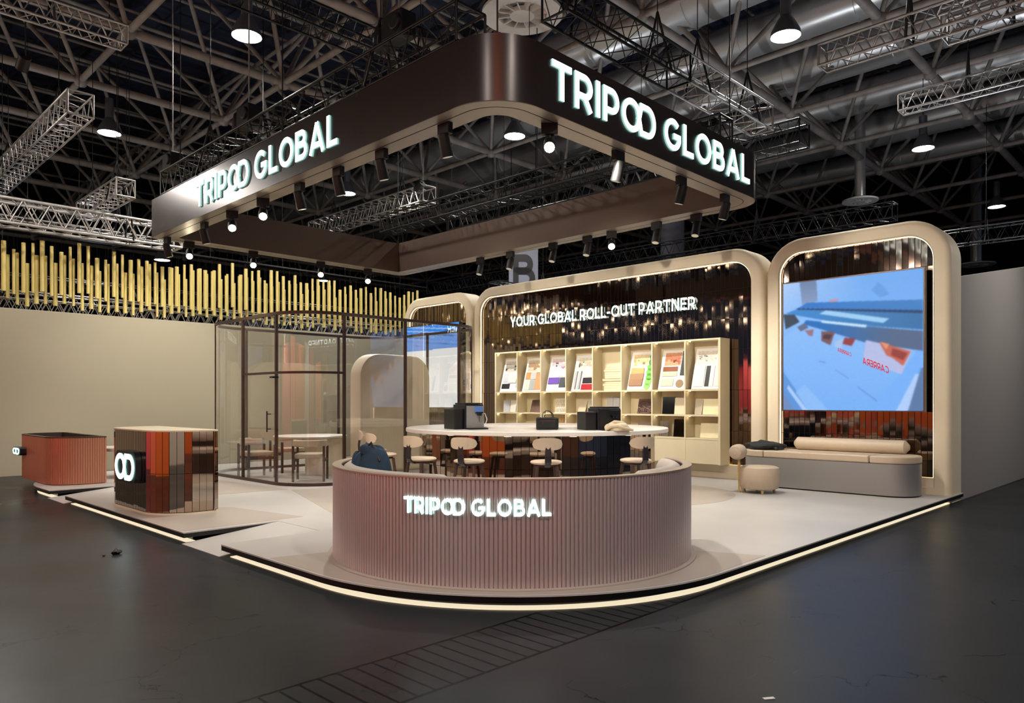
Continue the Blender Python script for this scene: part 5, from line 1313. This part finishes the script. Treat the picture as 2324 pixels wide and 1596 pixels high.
# ================================================================== stand lighting: beams of the canopy spotlights
for y_, e_ in ((4.4, 470), (7.6, 400), (10.5, 400), (14.6, 330)):
    light('SPOT', 'canopy_beam', (i0 + 1.2 if y_ > 5 else 6.5, max(y_, j0), 4.3), e_, (1.0, .91, .78), .05, target=(12.2, y_, 2.6), spot=radians(48), blend=.9)
BE = 205
beams = [((i0, 6.6, 4.2), (7.6, 8.0, .5)), ((i0, 9.0, 4.2), (4.2, 9.4, .3)), ((i0, 12.0, 4.2), (5.5, 12.2, .3)),
         ((7.0, j0, 4.2), (7.4, 4.6, .2)), ((9.4, j0, 4.2), (10.0, 4.6, .2)), ((5.6, j0, 4.2), (5.2, 4.0, .2)),
         ((i1, 6.2, 4.2), (12.2, 4.4, 1.6)), ((i1, 8.0, 4.2), (12.2, 7.4, 1.6)), ((i1, 10.0, 4.2), (12.2, 9.6, 1.6)), ((i1, 12.0, 4.2), (12.2, 12.0, 1.6)),
         ((6.6, j1, 4.2), (6.2, 17.5, 1.8)), ((9.4, j1, 4.2), (8.6, 12.4, .4)), ((9.9, 7.0, 4.2), (8.7, 7.2, 1.0)), ((i0, 7.8, 4.2), (4.6, 7.2, .2)), ((i0, 13.2, 4.2), (4.0, 14.8, .4))]
for k, (p, q) in enumerate(beams):
    light('SPOT', 'canopy_beam', p, BE, (1.0, .925, .82), .05, target=q, spot=radians(80), blend=.8)

# upward floods added behind the stands to brighten the roof structure
UPN = ['behind the sample shelf frame', 'behind the tall screen frame', 'behind the far left frame', 'on the beige wall rear side', 'on the stand across the left aisle', 'behind the photographer', 'on the stand across the right aisle', 'far behind the grey wall', 'in the middle of the canopy rear']
for i, (x, y, z, e) in enumerate(((15.0, 9.0, 4.0, 900), (15.5, 3.8, 4.0, 700), (15.5, 15.5, 4.0, 700), (6.0, 21.5, 3.6, 700), (-3.8, 10.0, 3.6, 900), (-3.8, -3.9, 3.4, 700), (8.0, -4.2, 3.5, 900), (22.0, 4.5, 3.5, 700))):
    root = thing('added_uplight', 'added upward fill lamp ' + UPN[i], 'lamp', (x, y, z))
    mb = MB(); mb.tube((0, 0, -.25), (0, 0, 0), .09, .12, n=16); mb.build('housing', M_black, root)
    mb = MB(); mb.tube((0, 0, -z), (0, 0, -.25), .02, n=8); mb.build('stand_pole', M_black, root)
    light('SPOT', 'added_uplight_beam', (0, 0, .03), e * .22, (.86, .92, 1.0), .1, target=(0, 0, 5), spot=radians(150), blend=.5, parent=root)
# lamps added to brighten the gold tubes and the beige wall
for i, (x, y) in enumerate(((3.0, 14.2), (7.5, 14.9), (12.0, 15.1))):
    root = thing('added_tube_lamp', ['left', 'middle', 'right'][i] + ' added fill lamp aimed at the gold tubes', 'lamp', (x, y, 7.2))
    mb = MB(); mb.tube((0, 0, 0), (0, .25, -.12), .09, .1, n=16); mb.tube((0, 0, 0), (0, 0, 5.7), .012, n=5); mb.build('housing', M_black, root)
    light('SPOT', 'added_tube_wash', (0, .3, -.15), 250, (1, .95, .84), .08, target=(0, 3.6, -3.9), spot=radians(110), blend=.8, parent=root)
# strings of small lamps on the stands behind the photographer (they sparkle in the mirror strips)
def lamp_string(label, p0, p1, n, z):
    root = thing('lamp_string', label, 'lamp', (p0[0], p0[1], z))
    mb = MB(); mb.tube((0, 0, 0), (p1[0] - p0[0], p1[1] - p0[1], 0), .03, n=6); mb.build('rail', M_black, root)
    mb = MB()
    for k in range(n):
        t = (k + .5) / n; x = (p1[0] - p0[0]) * t; y = (p1[1] - p0[1]) * t; mb.lathe([(0, -.16), (.035, -.14), (.05, -.1), (.035, -.05), (0, -.03)], (x, y, 0), 8)
    mb.build('bulb', M_spotglow, root)
lamp_string('string of small lamps over the orange partition across the left aisle', (-2.0, 3.0), (-2.0, 12.0), 12, 5.2)
lamp_string('string of small lamps far across the left aisle', (-7.0, -2.0), (-7.0, 16.0), 18, 6.4)
lamp_string('string of small lamps over the stands behind the photographer', (-2.0, -3.0), (8.0, -3.0), 12, 5.0)
lamp_string('string of small lamps far behind the photographer', (-6.0, -8.0), (14.0, -8.0), 18, 6.5)

root = thing('added_wash_light', 'added unseen light washing the grey wall at the right', 'lamp', (15.5, 0.2, 5.2))  # out-of-view lamp added to brighten the grey wall
mb = MB(); mb.tube((0, 0, 0), (0, 0, .2), .06, n=12); mb.tube((0, 0, .2), (0, 0, 7.7), .01, n=5); mb.build('housing', M_black, root)
light('SPOT', 'wash', (0, 0, -.05), 260, NEUT, .1, target=(0, 2.8, -3), spot=radians(130), blend=.8, parent=root)
mb = MB(); mb.box(-1.8, -.03, 6.6, 1.8, .03, 11.5); mb.tube((-1, 0, 11.5), (-1, 0, 12.9), .01); mb.tube((1, 0, 11.5), (1, 0, 12.9), .01)  # unseen panel added to reflect a copper streak in the canopy corner
tag(mb.build('hanging_banner', mat('copper_reflector', (214, 120, 84), .6), loc=(-2.2, -2.2, 0), rotz=ANG - pi / 2), 'added copper coloured reflector panel hanging behind the photographer', 'banner')
light('SPOT', 'reflector_wash', (-.6, -.6, 6.6), 1500, WARM, .1, target=(-2.2, -2.2, 9.5), spot=radians(80), blend=.7)  # bodiless lamp added to light the copper reflector panel

for i, (px, lab) in enumerate(((392, 'black chain hoist over the far left end of the left sign face'), (565, 'black chain hoist over the middle of the left sign face'), (905, 'black chain hoist over the left sign face nearest the front corner'))):
    y_ = Yat(px, 5.35); root = thing('chain_hoist', lab, 'hoist', (5.35, y_, 5.9))
    mb = MB(); mb.box(-.12, -.2, -.05, .12, .2, .25); mb.tube((-.16, -.1, .1), (.16, -.1, .1), .1, n=14); mb.build('motor', M_black, root, bevel=.02)
    mb = MB(); blob(mb, (0, .3, -.05), .14, .14, .3, 14, 10, i, .12); mb.build('chain_bag', M_black, root)
    mb = MB(); mb.tube((0, 0, .25), (0, 0, ZL - 5.9), .012, n=5); mb.build('chain', M_silver, root)
    mb = MB(); mb.path([(.1, -.2, .1), (.2, -.5, -.1), (.25, -.9, .05), (.1, -1.3, -.12), (0, -1.7, 0)], .014, n=5); mb.build('power_cable', M_black, root)
x, y = dl(7.26, -3.9)
mb = MB(); blob(mb, (0, 0, .02), .045, .035, .028, 12, 8, 3, .25, .7); blob(mb, (-.12, .03, .008), .015, .012, .01, 8, 6, 4, .2, .7)
tag(mb.build('scrap', M_black, loc=(x, y, 0), rotz=.4), 'small crumpled black scrap lying on the dark hall floor at left', 'litter')
x, y = dl(3.72, 3.72 * (1745 - 1162) / 1670)
mb = MB(); mb.box(-.03, -.012, 0, .03, .012, .004); tag(mb.build('scrap', M_silver, loc=(x, y, 0), rotz=-.6), 'tiny pale strip lying on the dark floor at the bottom edge', 'litter')

for i, (x_, z_, ya_, yb_, n_) in enumerate(((-2.5, 6.3, 5, 14, 12), (-4.5, 7.6, 8, 26, 22), (-2.0, 6.0, 15, 30, 20), (-6.0, 6.9, 16, 36, 26), (-3.0, 7.4, 18, 34, 16), (-9.0, 9.0, 14, 40, 24), (-5.0, 5.2, 13, 30, 18))):
    lamp_string('string of small lamps high over the far left aisle, ' + ORD[i] + ' from the stand', (x_, ya_), (x_, yb_), n_, z_)
